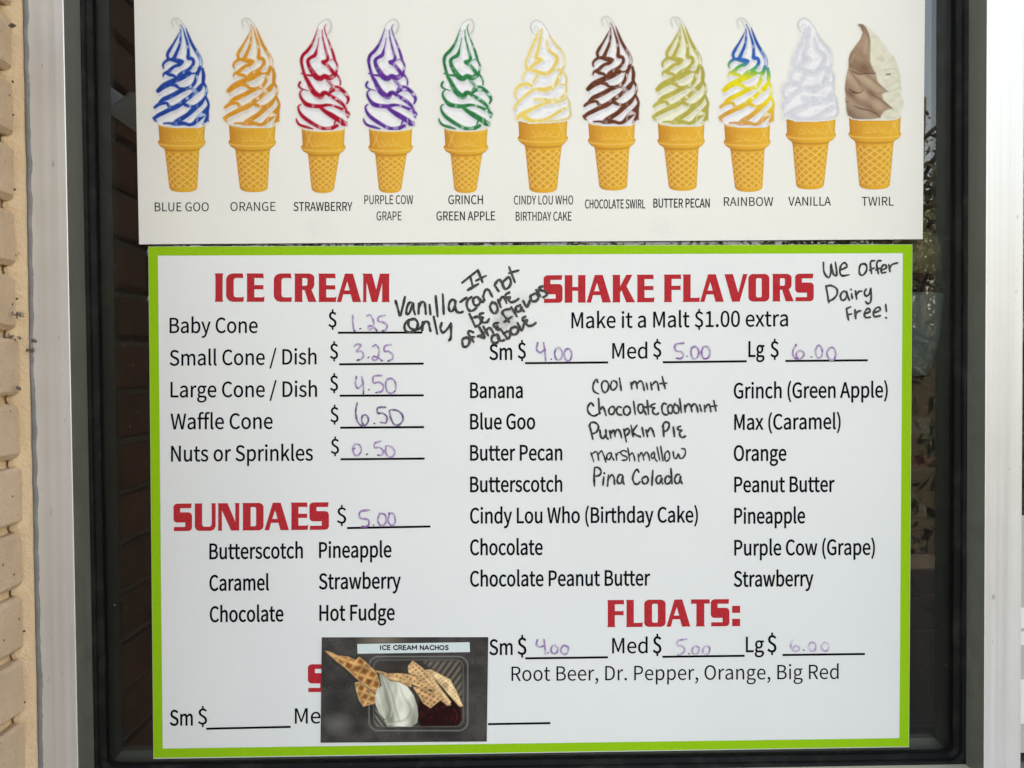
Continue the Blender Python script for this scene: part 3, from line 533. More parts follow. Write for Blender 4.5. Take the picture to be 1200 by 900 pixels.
# heavy squared display lettering of the headings, drawn on a grid 100 high
DISP = {
 'I': (29, [[(0, 100), (29, 100), (28, 96), (27, 90), (27, 10), (28, 4), (29, 0), (0, 0), (1, 4), (2, 10), (2, 90), (1, 96)]]),
 'C': (64, [[(60, 100), (24, 100), (12, 97), (4, 90), (0, 80), (0, 20), (4, 10), (12, 3), (24, 0), (62, 0), (63, 18), (58, 16), (34, 16), (29, 19), (27, 25), (27, 75), (29, 81), (34, 84), (56, 84), (61, 81)]]),
 'E': (64, [[(0, 100), (60, 100), (61, 81), (57, 84), (28, 84), (28, 59), (57, 59), (60, 60), (60, 42), (57, 44), (28, 44), (28, 16), (58, 16), (64, 19), (62, 0), (0, 0), (2, 6), (2, 94)]]),
 'R': (78, [[(0, 100), (54, 100), (64, 96), (70, 89), (70, 58), (66, 48), (60, 44), (78, 0), (49, 0), (36, 42), (28, 42), (28, 8), (30, 0), (0, 0), (2, 6), (2, 94)], [(28, 84), (28, 57), (42, 57), (46, 61), (46, 80), (42, 84)]]),
 'A': (86, [[(29, 100), (57, 100), (86, 0), (56, 0), (49, 27), (23, 27), (16, 0), (0, 0)], [(37, 72), (27, 41), (46, 41)]]),
 'M': (97, [[(0, 100), (34, 100), (49, 44), (62, 100), (97, 100), (95, 94), (95, 6), (97, 0), (68, 0), (70, 8), (70, 68), (53, 0), (33, 0), (15, 70), (14, 6), (16, 0), (0, 0), (3, 6), (3, 94)]]),
 'S': (66, [[(65, 100), (13, 100), (5, 97), (0, 90), (0, 42), (4, 34), (12, 31), (42, 31), (42, 15), (2, 15), (1, 0), (54, 0), (62, 3), (66, 11), (66, 56), (62, 65), (54, 68), (24, 68), (24, 83), (63, 83)]]),
 'H': (75, [[(0, 100), (28, 100), (28, 57), (48, 57), (48, 100), (75, 100), (74, 94), (74, 6), (75, 0), (48, 0), (48, 43), (28, 43), (28, 0), (0, 0), (1, 6), (1, 94)]]),
 'K': (82, [[(0, 100), (28, 100), (28, 58), (50, 100), (72, 100), (51, 58), (82, 0), (50, 0), (33, 44), (28, 36), (28, 0), (0, 0), (2, 6), (2, 94)]]),
 'F': (62, [[(0, 100), (61, 100), (62, 82), (58, 84), (28, 84), (28, 59), (56, 59), (60, 61), (60, 42), (56, 44), (28, 44), (28, 6), (30, 0), (0, 0), (2, 6), (2, 94)]]),
 'L': (60, [[(0, 100), (29, 100), (28, 94), (28, 15), (54, 15), (60, 18), (59, 0), (0, 0), (2, 6), (2, 94)]]),
 'V': (82, [[(0, 100), (30, 100), (49, 32), (66, 100), (82, 100), (54, 0), (27, 0)]]),
 'O': (74, [[(14, 100), (60, 100), (70, 95), (74, 86), (74, 14), (70, 5), (60, 0), (14, 0), (4, 5), (0, 14), (0, 86), (4, 95)], [(31, 85), (27, 81), (27, 19), (31, 15), (44, 15), (47, 19), (47, 81), (44, 85)]]),
 'D': (74, [[(0, 100), (60, 100), (70, 95), (74, 86), (74, 14), (70, 5), (60, 0), (0, 0), (2, 6), (2, 94)], [(29, 85), (29, 15), (44, 15), (48, 19), (48, 81), (44, 85)]]),
 'U': (76, [[(0, 100), (28, 100), (27, 94), (27, 22), (32, 15), (55, 15), (61, 22), (61, 94), (59, 100), (76, 100), (75, 94), (75, 16), (70, 5), (58, 0), (14, 0), (5, 5), (1, 14), (1, 94)]]),
 'N': (78, [[(0, 100), (34, 100), (62, 32), (62, 94), (60, 100), (78, 100), (76, 94), (76, 0), (47, 0), (14, 74), (14, 6), (16, 0), (0, 0), (1, 6), (1, 94)]]),
 'T': (66, [[(0, 100), (66, 100), (66, 82), (62, 84), (47, 84), (47, 8), (49, 0), (17, 0), (19, 8), (19, 84), (4, 84), (0, 82)]]),
 ':': (26, [[(0, 75), (27, 75), (27, 49), (0, 49)], [(0, 27), (27, 27), (27, 0), (0, 0)]])}
def heading(letters, ytop, ybot, slope, parent, label):
    """letters: (char, x0, x1); ytop/ybot at the first letter, slope of the line"""
    polys = []; xs = letters[0][1]
    for ch, x0, x1 in letters:
        w, ps = DISP[ch]
        for p in ps:
            p = np.array(p, float); x = x0+p[:, 0]*(x1-x0)/w
            polys.append(np.stack([x, ybot-(ybot-ytop)*p[:, 1]/100+slope*(x-xs)], 1))
    o = flat('heading', polys, M['red'], parent, 1); o['label'] = label; return o

def smooth(pts, k=5):
    pts = np.array(pts, float)
    if len(pts) < 3: return np.array([pts[0]+(pts[-1]-pts[0])*t for t in np.linspace(0, 1, 5)])
    P_ = np.vstack([2*pts[0]-pts[1], pts, 2*pts[-1]-pts[-2]]); out = []
    for i in range(1, len(P_)-2):
        a, b, c, d = P_[i-1:i+3]
        for t in np.arange(k)/k: out.append(.5*((2*b)+(-a+c)*t+(2*a-5*b+4*c-d)*t*t+(-a+3*b-3*c+d)*t**3))
    out.append(pts[-1]); return np.array(out)
_lay = [0]
def marker(name, strokes, w, m, parent, org, sc, label=None, layer=2.0):
    """pen strokes: round-ended ribbons of slightly uneven width, traced in a zoomed crop (org, sc)"""
    V, Fc = [], []
    z = YB-.00018*layer
    for st in strokes:
        p = smooth(st)/sc+np.array(org)
        if len(st) == 1: p = np.array([p[0]-(.5, 0), p[0]+(.5, 0)])
        n = len(p); t = np.gradient(p, axis=0); t /= np.maximum(np.linalg.norm(t, axis=1), 1e-6)[:, None]
        nn = np.stack([t[:, 1], -t[:, 0]], 1)
        ph = rng.uniform(0, 6); r = w/2*(1+.13*np.sin(np.arange(n)*.7+ph)+rng.normal(0, .05, n)); r[0] *= .9; r[-1] *= .8
        # caps
        def cap(c_, dirv, rr):
            a0 = math.atan2(dirv[1], dirv[0]); return [c_+rr*np.array([math.cos(a0+a), math.sin(a0+a)]) for a in (-1.2, -.6, 0, .6, 1.2)]
        head = cap(p[0], -t[0], r[0]); tail = cap(p[-1], t[-1], r[-1])
        z -= .000008
        zz = z
        b = len(V)
        ring = []
        for i in range(n):
            zz -= .0000004
            for q in (p[i]+nn[i]*r[i], p[i]-nn[i]*r[i]): V.append(P1(q[0], q[1], zz))
        for i in range(n-1): a = b+2*i; Fc.append((a, a+1, a+3, a+2))
        for cp_, i0, zc in ((head, b, z), (tail, b+2*(n-1), zz)):
            k = len(V)
            for q in cp_: V.append(P1(q[0], q[1], zc))
            ids = [i0]+list(range(k, k+5))+[i0+1]
            # fan ordered round the cap
            c0 = np.mean([V[j] for j in ids], 0)
            ids.sort(key=lambda j: math.atan2(V[j][2]-c0[2], V[j][0]-c0[0])); Fc.append(tuple(ids))
    V = np.array(V); out = []
    for q in Fc:
        a, b_, c_ = V[q[0]], V[q[1]], V[q[2]]
        out.append(q if np.cross(b_-a, c_-a)[1] < 0 else q[::-1])
    o = mesh(name, V, out, M[m], parent)
    if label: o['label'] = label
    return o
def slab(name, corners, y0, y1, m, parent, mside=None):
    f = [P1(x, y, y0) for x, y in corners]; b = [q+np.array([0, y1-y0, 0]) for q in f]
    o = mesh(name, f+b, [(3, 2, 1, 0), (4, 5, 6, 7), (0, 1, 5, 4), (1, 2, 6, 5), (2, 3, 7, 6), (3, 0, 4, 7)], m, parent)
    if mside:
        o.data.materials.append(mside)
        for p in o.data.polygons:
            if abs(p.normal.y) < .9: p.material_index = 1
    return o

# ================================================================== the menu board
board = tag(empty('menu_board', P1(620, 588, YB)), 'large white menu board with lime green border, red headings and price blanks', 'menu board')
oc = [(174, 289.2), (1069, 286.6), (1065, 874.8), (180, 888.4)]; ic = [(185, 299.5), (1058, 296.6), (1054, 865), (190.6, 877.2)]
slab('panel', [(173.8, 289), (1069.2, 286.4), (1065.3, 875.4), (179.8, 889.2)], YB, YB+.0025, M['paper_low'], board, M['edge'])
v = [tuple(P1(x, y, YB-.00012)) for x, y in oc+ic]
mesh('border', v, [(1, 0, 4, 5), (2, 1, 5, 6), (3, 2, 6, 7), (0, 3, 7, 4)][::1], M['green'], board)
B = board
heading([('I', 251.7, 261.6), ('C', 265, 286), ('E', 288.8, 310), ('C', 320.8, 342.3), ('R', 344.8, 371), ('E', 373, 394.2), ('A', 394.6, 423.2), ('M', 424.6, 456.8)], 320.3, 353.6, .002, B, 'red heading reading ICE CREAM')
heading([('S', 637, 659.2), ('H', 661.5, 686.4), ('A', 687.3, 716), ('K', 717.5, 744.4), ('E', 746.2, 767), ('F', 777.8, 798.2), ('L', 800, 820), ('A', 820.4, 848.2), ('V', 849, 876), ('O', 877, 901.6), ('R', 905, 930.2), ('S', 931.8, 953.6)], 322.6, 354.9, -.0062, B, 'red heading reading SHAKE FLAVORS')
heading([('S', 203.3, 225), ('U', 228, 253), ('N', 255.4, 281), ('D', 284, 308.8), ('A', 310, 338.6), ('E', 340.8, 361.2), ('S', 362.6, 385.4)], 590.2, 622.4, -.009, B, 'red heading reading SUNDAES')
heading([('F', 711.6, 731.4), ('L', 733.6, 753.2), ('O', 755, 780), ('A', 781, 809), ('T', 809.8, 831.6), ('S', 833, 854.8), (':', 858, 867)], 703.2, 735, -.008, B, 'red heading reading FLOATS:')
heading([('S', 360.8, 383.5)], 778.4, 811, 0, B, 'red S of a heading mostly hidden by the photo card')
for s, x0, x1, a, b, cp_ in [
    ('Baby Cone', 198.7, 302, 390.2, 390, 17.6), ('Small Cone / Dish', 198.7, 371, 428.4, 426.8, 17.8), ('Large Cone / Dish', 199.8, 371.6, 465.6, 464.9, 17.9),
    ('Waffle Cone', 199.8, 319.6, 503, 502.4, 18), ('Nuts or Sprinkles', 200.4, 366.8, 540.8, 539.6, 18.1),
    ('Butterscotch', 245.3, 355, 655.2, 654, 18), ('Pineapple', 373.8, 458.8, 653.6, 652.9, 18), ('Caramel', 245.3, 315.4, 692.2, 691.5, 18), ('Strawberry', 373.5, 469.8, 690.4, 689.4, 18),
    ('Chocolate', 245.7, 332.2, 728.9, 728, 18), ('Hot Fudge', 374.2, 462.6, 727.4, 726.5, 18),
    ('Sm', 198.9, 226, 850.2, 850, 17.8), ('Med', 345.5, 389.5, 848, 847.4, 17.8),
    ('Make it a Malt $1.00 extra', 669.6, 923.6, 384.6, 382.2, 18.3),
    ('Sm', 573.3, 600.3, 421.6, 421.4, 18), ('Med', 717.4, 758.6, 420.2, 420, 18), ('Lg', 877, 896, 418.2, 418, 18),
    ('Banana', 550.8, 612.7, 466.3, 466.2, 17.8), ('Blue Goo', 550.8, 627.3, 503, 502.8, 17.8), ('Butter Pecan', 550.8, 659, 539.6, 539.3, 17.8), ('Butterscotch', 550.8, 659, 576.6, 576, 17.8),
    ('Cindy Lou Who (Birthday Cake)', 550.8, 818, 613.3, 612, 17.8), ('Chocolate', 550.8, 636, 650.4, 650, 17.8), ('Chocolate Peanut Butter', 550.8, 762, 687.2, 686, 17.8),
    ('Grinch (Green Apple)', 859.8, 1040.4, 466.8, 465.6, 17.8), ('Max (Caramel)', 860.4, 985.2, 503.6, 502.6, 17.8), ('Orange', 859.8, 921.6, 540, 539.7, 17.8), ('Peanut Butter', 860.4, 978.2, 576.8, 576.2, 17.8),
    ('Pineapple', 860.4, 943.6, 613.6, 613, 17.8), ('Purple Cow (Grape)', 860.4, 1025.4, 650.8, 650, 17.8), ('Strawberry', 859.8, 953.4, 687.4, 686.7, 17.8),
    ('Sm', 573.3, 600.8, 767.4, 767.2, 17.8), ('Med', 717.3, 759, 765.6, 765.3, 17.8), ('Lg', 874, 895.5, 764.2, 764, 17.8)]:
    text(s, x0, x1, a, b, cp_, B)
text('Root Beer, Dr. Pepper, Orange, Big Red', 599.4, 982.8, 798, 795.6, 16.8, B, stroke=2.05, label='line of four soda names under the FLOATS heading')
for x0, x1, a, b in [(384.8, 394.4, 362, 387), (386.6, 396.2, 399.4, 424), (386.6, 396.2, 436.8, 461.4), (387, 396.8, 473.8, 498.2), (387.6, 397.4, 511, 535.2), (394.8, 405.8, 591.2, 617),
                    (232, 242.8, 826.8, 852.6), (606.7, 616.4, 398, 423.8), (765.2, 775, 396.6, 421.8), (902.8, 912.6, 396.4, 422.2), (606.4, 617, 743.6, 771), (765, 775.2, 742.2, 769.2), (899.2, 910, 740.8, 768.2)]:
    textbox('$', x0, x1, a, b, B)
for r in [(396, 389.9, 495, 389.7), (397.4, 426.9, 496.5, 426.1), (398, 463.7, 496.6, 463.3), (398.6, 501.2, 497, 500.5), (399, 538.2, 497.6, 537.4), (406.6, 618.8, 504.4, 617),
          (241.6, 854, 340.6, 851.8), (572, 848.6, 645, 847.4), (615.3, 425.6, 712.6, 424.7), (776.8, 424.5, 875, 423.4), (920.4, 423, 1017, 422.2),
          (615.6, 771.5, 712.4, 770.3), (776.3, 769.7, 872.6, 768.5), (917, 767.6, 1013.6, 766.4)]:
    rule(*r, B)

# handwriting traced stroke by stroke
V1 = [[(70, 390), (90, 455), (112, 530), (135, 460), (160, 350)], [(238, 412), (205, 405), (178, 455), (175, 512), (200, 508), (225, 450), (238, 412), (240, 460), (257, 520)], [(292, 415), (290, 512)],
      [(292, 460), (315, 405), (345, 405), (355, 450), (360, 515)], [(395, 425), (405, 520)], [(455, 345), (473, 540)], [(522, 325), (532, 515)],
      [(645, 395), (620, 375), (590, 400), (580, 450), (592, 488), (620, 480), (642, 430), (645, 390), (642, 440), (655, 490), (690, 502), (715, 492)], [(690, 400), (750, 357)],
      [(245, 565), (195, 575), (158, 615), (160, 665), (195, 690), (245, 680), (278, 640), (280, 592), (250, 563), (208, 572), (190, 608), (212, 650), (260, 668), (300, 655), (325, 625)],
      [(330, 590), (325, 672)], [(328, 625), (355, 588), (385, 598), (395, 640), (405, 680)], [(435, 540), (470, 705)], [(512, 600), (500, 650), (520, 692), (555, 672), (600, 610)], [(600, 603), (602, 680), (598, 745), (580, 772)]]
marker('handwritten_note', V1, 3.05, 'marker', B, (455, 305), 8.18, 'handwritten black marker words Vanilla- Only')
V2 = [[(95, 215), (245, 95)], [(172, 155), (200, 262)], [(150, 285), (250, 227)], [(245, 95), (290, 210)], [(230, 195), (325, 147)],
      [(185, 350), (145, 385), (140, 440), (165, 482), (200, 480), (232, 455)], [(225, 352), (200, 375), (210, 425), (245, 432), (268, 395), (245, 355), (222, 352)], [(255, 365), (290, 402), (300, 385)],
      [(292, 345), (312, 385)], [(295, 350), (315, 290), (345, 282), (365, 312), (385, 350)],
      [(405, 240), (445, 297)], [(412, 225), (440, 190), (465, 198), (492, 262)], [(515, 180), (485, 215), (502, 272), (540, 260), (562, 212), (545, 165), (510, 178)], [(545, 65), (600, 210)], [(545, 122), (635, 97)],
      [(165, 515), (220, 635)], [(200, 550), (245, 542), (275, 578), (262, 615), (220, 637)], [(300, 505), (268, 515), (262, 545), (295, 550), (280, 575), (300, 597), (335, 590), (355, 560)],
      [(385, 400), (362, 440), (380, 492), (412, 508), (435, 470), (418, 418), (385, 402)], [(440, 380), (465, 450)], [(450, 405), (475, 352), (502, 362), (520, 412)], [(545, 308), (512, 330), (520, 358), (555, 352), (540, 380), (565, 402), (605, 390), (635, 370)],
      [(130, 740), (97, 762), (105, 822), (140, 825), (165, 785), (155, 747), (128, 740)], [(200, 690), (168, 678), (152, 700), (180, 745), (205, 785)], [(155, 752), (212, 733)],
      [(258, 640), (312, 742), (262, 730)], [(245, 728), (290, 712)], [(298, 635), (345, 722)], [(318, 690), (345, 650), (372, 660), (395, 700)], [(440, 600), (400, 608), (402, 635), (438, 632), (420, 655), (440, 668), (462, 655)],
      [(550, 468), (505, 475), (480, 500), (500, 535), (545, 592)], [(500, 590), (572, 540)], [(565, 450), (620, 538)], [(650, 430), (612, 450), (618, 492), (655, 482), (660, 440), (668, 470), (690, 492)], [(680, 390), (715, 447), (747, 380)],
      [(785, 322), (750, 345), (765, 390), (805, 388), (828, 352), (805, 320), (780, 322)], [(805, 285), (848, 345)], [(818, 315), (830, 285), (855, 282)], [(865, 250), (835, 258), (845, 285), (895, 300), (907, 330), (872, 356)],
      [(425, 710), (382, 730), (382, 782), (425, 792), (450, 752), (430, 708), (440, 750), (470, 772), (497, 765)], [(470, 670), (530, 752)], [(492, 705), (530, 680), (555, 700), (545, 742), (520, 752)],
      [(590, 640), (560, 660), (568, 705), (610, 708), (632, 672), (612, 640), (588, 640)], [(625, 600), (665, 672), (690, 602)], [(700, 540), (675, 555), (682, 580), (720, 572), (705, 600), (730, 628), (770, 622), (800, 600)]]
marker('handwritten_note', V2, 3.15, 'marker2', B, (530, 305), 8.18, 'slanting black marker note, partly smudged, about the flavors above')
V3 = [[(100, 125), (108, 240), (160, 302), (188, 240), (188, 140), (212, 250), (245, 282), (256, 250), (240, 120)], [(300, 215), (372, 178), (365, 142), (338, 130), (302, 170), (293, 240), (320, 280), (400, 270)],
      [(590, 145), (542, 148), (520, 200), (527, 260), (560, 275), (600, 230), (607, 170), (582, 140), (548, 142)], [(700, 105), (662, 110), (650, 150), (665, 255)], [(640, 215), (695, 190)], [(775, 105), (737, 110), (725, 160), (745, 260)], [(715, 212), (765, 190)],
      [(782, 215), (835, 190), (828, 155), (797, 160), (775, 205), (787, 245), (832, 240)], [(865, 150), (880, 230)], [(875, 190), (905, 150), (968, 130)],
      [(130, 400), (148, 500), (162, 595)], [(130, 405), (190, 395), (252, 430), (262, 490), (222, 548), (160, 582)], [(370, 470), (330, 465), (300, 512), (312, 562), (350, 560), (375, 510), (370, 465), (385, 520), (405, 570)],
      [(430, 490), (438, 545)], [(422, 438), (425, 446)], [(475, 460), (490, 555)], [(485, 510), (512, 468), (550, 460)], [(600, 440), (580, 480), (602, 520), (640, 490), (655, 430)], [(655, 430), (660, 520), (650, 590), (620, 607), (592, 580)],
      [(370, 670), (380, 730), (395, 800)], [(370, 665), (420, 645)], [(380, 737), (430, 728)], [(470, 680), (478, 785)], [(478, 740), (502, 702), (540, 690)],
      [(590, 725), (645, 700), (635, 665), (602, 678), (580, 730), (597, 770), (650, 765)], [(695, 715), (765, 685), (750, 650), (712, 665), (685, 720), (702, 760), (770, 748)], [(830, 615), (838, 700)], [(833, 773), (842, 776)]]
marker('handwritten_note', V3, 2.35, 'marker', B, (955, 295), 10, 'handwritten black marker words We offer Dairy Free!')
def sh(l, dx): return [[(x+dx, y) for x, y in s] for s in l]
L4 = [[(205, 130), (190, 95), (162, 130), (148, 190), (165, 240), (215, 265)], [(270, 115), (250, 160), (260, 222), (292, 250), (325, 215), (330, 150), (302, 115), (268, 118)], [(370, 120), (355, 170), (367, 215), (400, 215), (430, 170), (420, 125), (385, 110)], [(460, 80), (480, 225)],
      [(595, 135), (605, 210)], [(605, 160), (632, 120), (655, 135), (668, 205)], [(665, 152), (700, 115), (732, 142), (750, 225)], [(775, 140), (790, 215)]]+sh([[(25, 135), (40, 215)], [(38, 165), (85, 120), (108, 150), (120, 225)], [(160, 62), (195, 205)], [(135, 145), (215, 140)]], 800)
marker('handwritten_flavour', L4, 2.31, 'marker', B, (680, 435), 10)
L5 = [[(155, 405), (130, 370), (97, 400), (85, 450), (110, 500), (160, 525), (210, 502), (235, 490)], [(215, 320), (225, 500)], [(235, 450), (262, 415), (282, 450), (302, 520)], [(365, 415), (335, 450), (345, 500), (385, 500), (405, 450), (385, 415), (360, 417)],
      [(480, 425), (448, 415), (425, 460), (442, 505), (490, 512)], [(540, 410), (510, 440), (512, 492), (547, 515), (585, 480), (580, 430), (548, 408)], [(625, 355), (645, 508)], [(730, 390), (692, 390), (675, 440), (702, 490), (735, 465), (738, 400), (745, 450), (772, 510)],
      [(785, 345), (800, 505)], [(755, 425), (830, 412)], [(875, 380), (832, 398), (838, 425), (870, 430), (848, 455), (857, 492), (890, 507), (918, 490)]]+sh(
     [[(205, 385), (178, 375), (157, 420), (167, 488), (205, 512), (225, 505)], [(245, 395), (225, 430), (237, 485), (270, 492), (285, 450), (270, 400), (243, 397)], [(310, 378), (290, 430), (307, 485), (345, 488), (355, 440), (335, 400), (305, 395)], [(365, 325), (385, 485)],
      [(425, 400), (430, 480)], [(435, 425), (462, 385), (490, 402), (510, 475)], [(500, 425), (530, 385), (560, 402), (580, 480)], [(600, 395), (620, 470)], [(655, 400), (662, 475)], [(665, 430), (697, 388), (720, 412), (730, 475)], [(765, 345), (790, 465)], [(735, 412), (800, 405)]], 800)
marker('handwritten_flavour', L5, 2.42, 'marker', B, (680, 435), 10)
L6 = [[(110, 640), (130, 720), (147, 795)], [(105, 645), (128, 603), (180, 605), (214, 650), (190, 712), (137, 735)], [(230, 690), (242, 770), (270, 787), (300, 742)], [(300, 690), (305, 765), (327, 795)], [(345, 700), (360, 785)], [(355, 735), (385, 690), (402, 710), (408, 765)],
      [(403, 725), (435, 682), (465, 710), (485, 780)], [(510, 680), (540, 828)], [(515, 702), (555, 672), (576, 708), (545, 752)], [(595, 635), (620, 765)], [(665, 635), (617, 708), (650, 745), (705, 768)], [(725, 660), (745, 765)], [(770, 690), (790, 770)], [(785, 718), (820, 665), (848, 698), (870, 765)]]+sh(
     [[(170, 625), (180, 765)], [(165, 650), (188, 600), (235, 605), (240, 652), (215, 695), (182, 705)], [(290, 655), (305, 765)], [(375, 645), (343, 658), (350, 688), (388, 695), (365, 720), (370, 755), (397, 777), (435, 760)]], 800)
marker('handwritten_flavour', L6, 2.53, 'marker', B, (680, 435), 10)
L7 = [[(115, 190), (147, 288)], [(125, 205), (165, 178), (188, 200), (200, 272)], [(192, 215), (228, 170), (250, 208), (278, 290)], [(320, 190), (292, 210), (287, 250), (310, 265), (332, 230), (335, 190), (342, 230), (365, 270)], [(385, 200), (395, 270)], [(390, 225), (410, 190), (435, 185)],
      [(500, 178), (470, 165), (437, 185), (455, 215), (502, 235), (500, 265), (450, 273)], [(515, 140), (535, 280)], [(535, 215), (563, 193), (582, 230), (590, 277)], [(625, 205), (635, 285)], [(638, 228), (665, 188), (690, 272)], [(687, 220), (718, 182), (740, 220), (750, 276)],
      [(795, 180), (767, 215), (777, 250), (802, 230), (802, 188), (807, 250), (832, 282)], [(830, 130), (860, 272)], [(870, 120), (895, 277)], [(948, 170), (917, 200), (917, 265), (942, 280), (967, 240), (962, 190), (942, 168)], [(1005, 180), (1015, 240), (1040, 250), (1060, 200), (1077, 245), (1110, 245), (1137, 200), (1130, 152), (1095, 145)]]
marker('handwritten_flavour', L7, 1.93, 'marker', B, (680, 510), 9.23)
L8 = [[(155, 350), (150, 450), (153, 550)], [(155, 350), (195, 350), (225, 390), (210, 430), (160, 447)], [(255, 450), (245, 540)], [(260, 410), (263, 417)], [(305, 430), (295, 550)], [(305, 475), (340, 430), (365, 460), (370, 530)], [(455, 430), (422, 430), (400, 480), (412, 520), (445, 512), (462, 440), (462, 500), (475, 530)],
      [(635, 400), (612, 370), (582, 410), (567, 470), (587, 520), (620, 530), (645, 505)], [(700, 450), (670, 470), (677, 515), (710, 525), (735, 490), (722, 450), (693, 447)], [(785, 380), (775, 540)], [(875, 440), (842, 440), (820, 480), (832, 520), (860, 515), (880, 460), (880, 500), (892, 525)],
      [(980, 360), (987, 450), (992, 525)], [(975, 460), (942, 440), (917, 480), (927, 525), (965, 515), (982, 480)], [(1075, 425), (1042, 430), (1020, 480), (1037, 520), (1070, 510), (1087, 440), (1087, 490), (1102, 525)]]
marker('handwritten_flavour', L8, 2.42, 'marker', B, (680, 510), 9.23)
PR = [((400, 355), 9, [[(120, 130), (122, 200), (132, 290)], [(265, 140), (300, 125), (330, 170), (342, 230), (312, 280), (285, 275), (290, 245), (330, 250), (375, 290)], [(460, 130), (395, 150), (388, 190), (440, 205), (480, 230), (472, 280), (435, 295)]], [[(195, 275), (205, 268)], [(140, 296), (148, 292)], [(370, 292), (376, 290)], [(432, 294), (442, 290)]], 'purple_faint'),
      ((400, 355), 9, [[(135, 460), (165, 437), (205, 440), (190, 475), (160, 510), (215, 512), (232, 560), (205, 595), (165, 605)], [(330, 460), (365, 445), (397, 490), (390, 560), (360, 605), (327, 590), (340, 565), (390, 580), (430, 610)], [(525, 440), (460, 455), (455, 508), (500, 512), (542, 550), (535, 595), (495, 612)]], [[(280, 580), (290, 573)], [(165, 605), (188, 596)], [(428, 612), (434, 608)], [(490, 614), (500, 610)]], 'purple'),
      ((400, 435), 8.18, [[(145, 50), (135, 110), (155, 165), (200, 130)], [(195, 50), (210, 130), (212, 215)], [(385, 40), (310, 50), (310, 112), (360, 105), (402, 140), (390, 190), (335, 205)], [(440, 75), (425, 125), (440, 195), (490, 210), (522, 170), (515, 100), (475, 70), (435, 85)]], [[(262, 178), (268, 174)], [(208, 214), (214, 210)], [(332, 206), (344, 202)]], 'purple'),
      ((400, 435), 8.18, [[(152, 305), (138, 380), (150, 470), (190, 520), (240, 510), (260, 460), (235, 420), (202, 430), (195, 480), (212, 515)], [(425, 345), (350, 352), (350, 402), (395, 402), (437, 440), (425, 495), (375, 490)], [(460, 375), (472, 440), (502, 505), (550, 515), (590, 470), (580, 412), (530, 375), (470, 370)]], [[(312, 498), (320, 503)]], 'purple_dark'),
      ((400, 435), 8.18, [[(128, 700), (110, 740), (125, 800), (160, 805), (190, 765), (177, 710), (135, 697)], [(380, 670), (322, 690), (320, 732), (365, 730), (402, 765), (390, 802), (350, 805)], [(427, 718), (425, 780), (452, 820), (495, 815), (512, 770), (480, 725), (440, 715)]], [[(240, 800), (252, 792)], [(125, 742), (130, 736)], [(350, 806), (358, 800)]], 'purple_faint'),
      ((180, 560), 2.647, [[(670, 100), (642, 104), (640, 124), (665, 130), (666, 148), (645, 152)], [(702, 110), (695, 132), (705, 148), (720, 140), (718, 115), (700, 110)], [(732, 109), (727, 133), (738, 148), (749, 138), (745, 113), (729, 110)]], [[(646, 150), (650, 151)], [(681, 146), (683, 147)]], 'purple'),
      ((620, 290), 5, [[(50, 560), (44, 598), (65, 615), (90, 600)], [(85, 558), (93, 610), (97, 668)], [(160, 590), (150, 620), (160, 655), (185, 655), (195, 620), (180, 590), (158, 591)], [(215, 597), (205, 625), (217, 660), (240, 660), (250, 625), (237, 595), (213, 597)]], [[(128, 655), (131, 654)]], 'purple'),
      ((620, 290), 5, [[(905, 560), (857, 570), (860, 605), (890, 610), (905, 632), (890, 650), (862, 648)], [(955, 585), (948, 615), (960, 650), (985, 645), (995, 612), (980, 582), (953, 585)], [(1020, 583), (1010, 615), (1022, 650), (1050, 645), (1060, 612), (1045, 582), (1018, 582)]], [[(925, 638), (928, 637)], [(862, 648), (868, 649)]], 'purple'),
      ((840, 290), 5, [[(465, 570), (445, 610), (455, 645), (490, 652), (512, 625), (490, 605), (465, 625), (477, 652)], [(590, 575), (578, 610), (590, 645), (612, 640), (618, 605), (605, 575), (588, 576)], [(660, 590), (645, 620), (660, 655), (687, 655), (697, 620), (682, 588), (658, 590)]], [[(552, 642), (556, 643)]], 'purple'),
      ((600, 735), 2.857, [[(85, 42), (82, 60), (95, 66), (109, 60)], [(107, 42), (110, 65), (112, 90)], [(135, 62), (130, 78), (138, 88), (150, 85), (153, 70), (142, 60)], [(170, 62), (163, 78), (172, 90), (185, 86), (188, 68), (174, 60)]], [[(120, 86), (122, 86)]], 'purple'),
      ((600, 735), 2.857, [[(585, 40), (556, 46), (555, 62), (570, 63), (578, 77), (568, 90), (555, 92)], [(608, 65), (602, 80), (610, 90), (622, 87), (626, 70), (614, 62)], [(645, 65), (638, 80), (646, 90), (658, 87), (662, 70), (652, 62)]], [[(592, 89), (594, 89)]], 'purple_faint'),
      ((600, 735), 2.857, [[(940, 42), (933, 60), (938, 76), (955, 80), (963, 70), (950, 62), (941, 70)], [(1000, 50), (992, 65), (1002, 80), (1015, 75), (1016, 56), (1002, 50)], [(1045, 52), (1035, 65), (1045, 80), (1058, 75), (1061, 58), (1047, 50)]], [[(975, 76), (978, 77)]], 'purple_ghost')]
for org, sc, st, dots, m_ in PR:
    o = marker('handwritten_price', st, 2.35, m_, B, org, sc); marker('pen_dot', dots, 1.7, 'purple_dot', o, org, sc, layer=3.2)

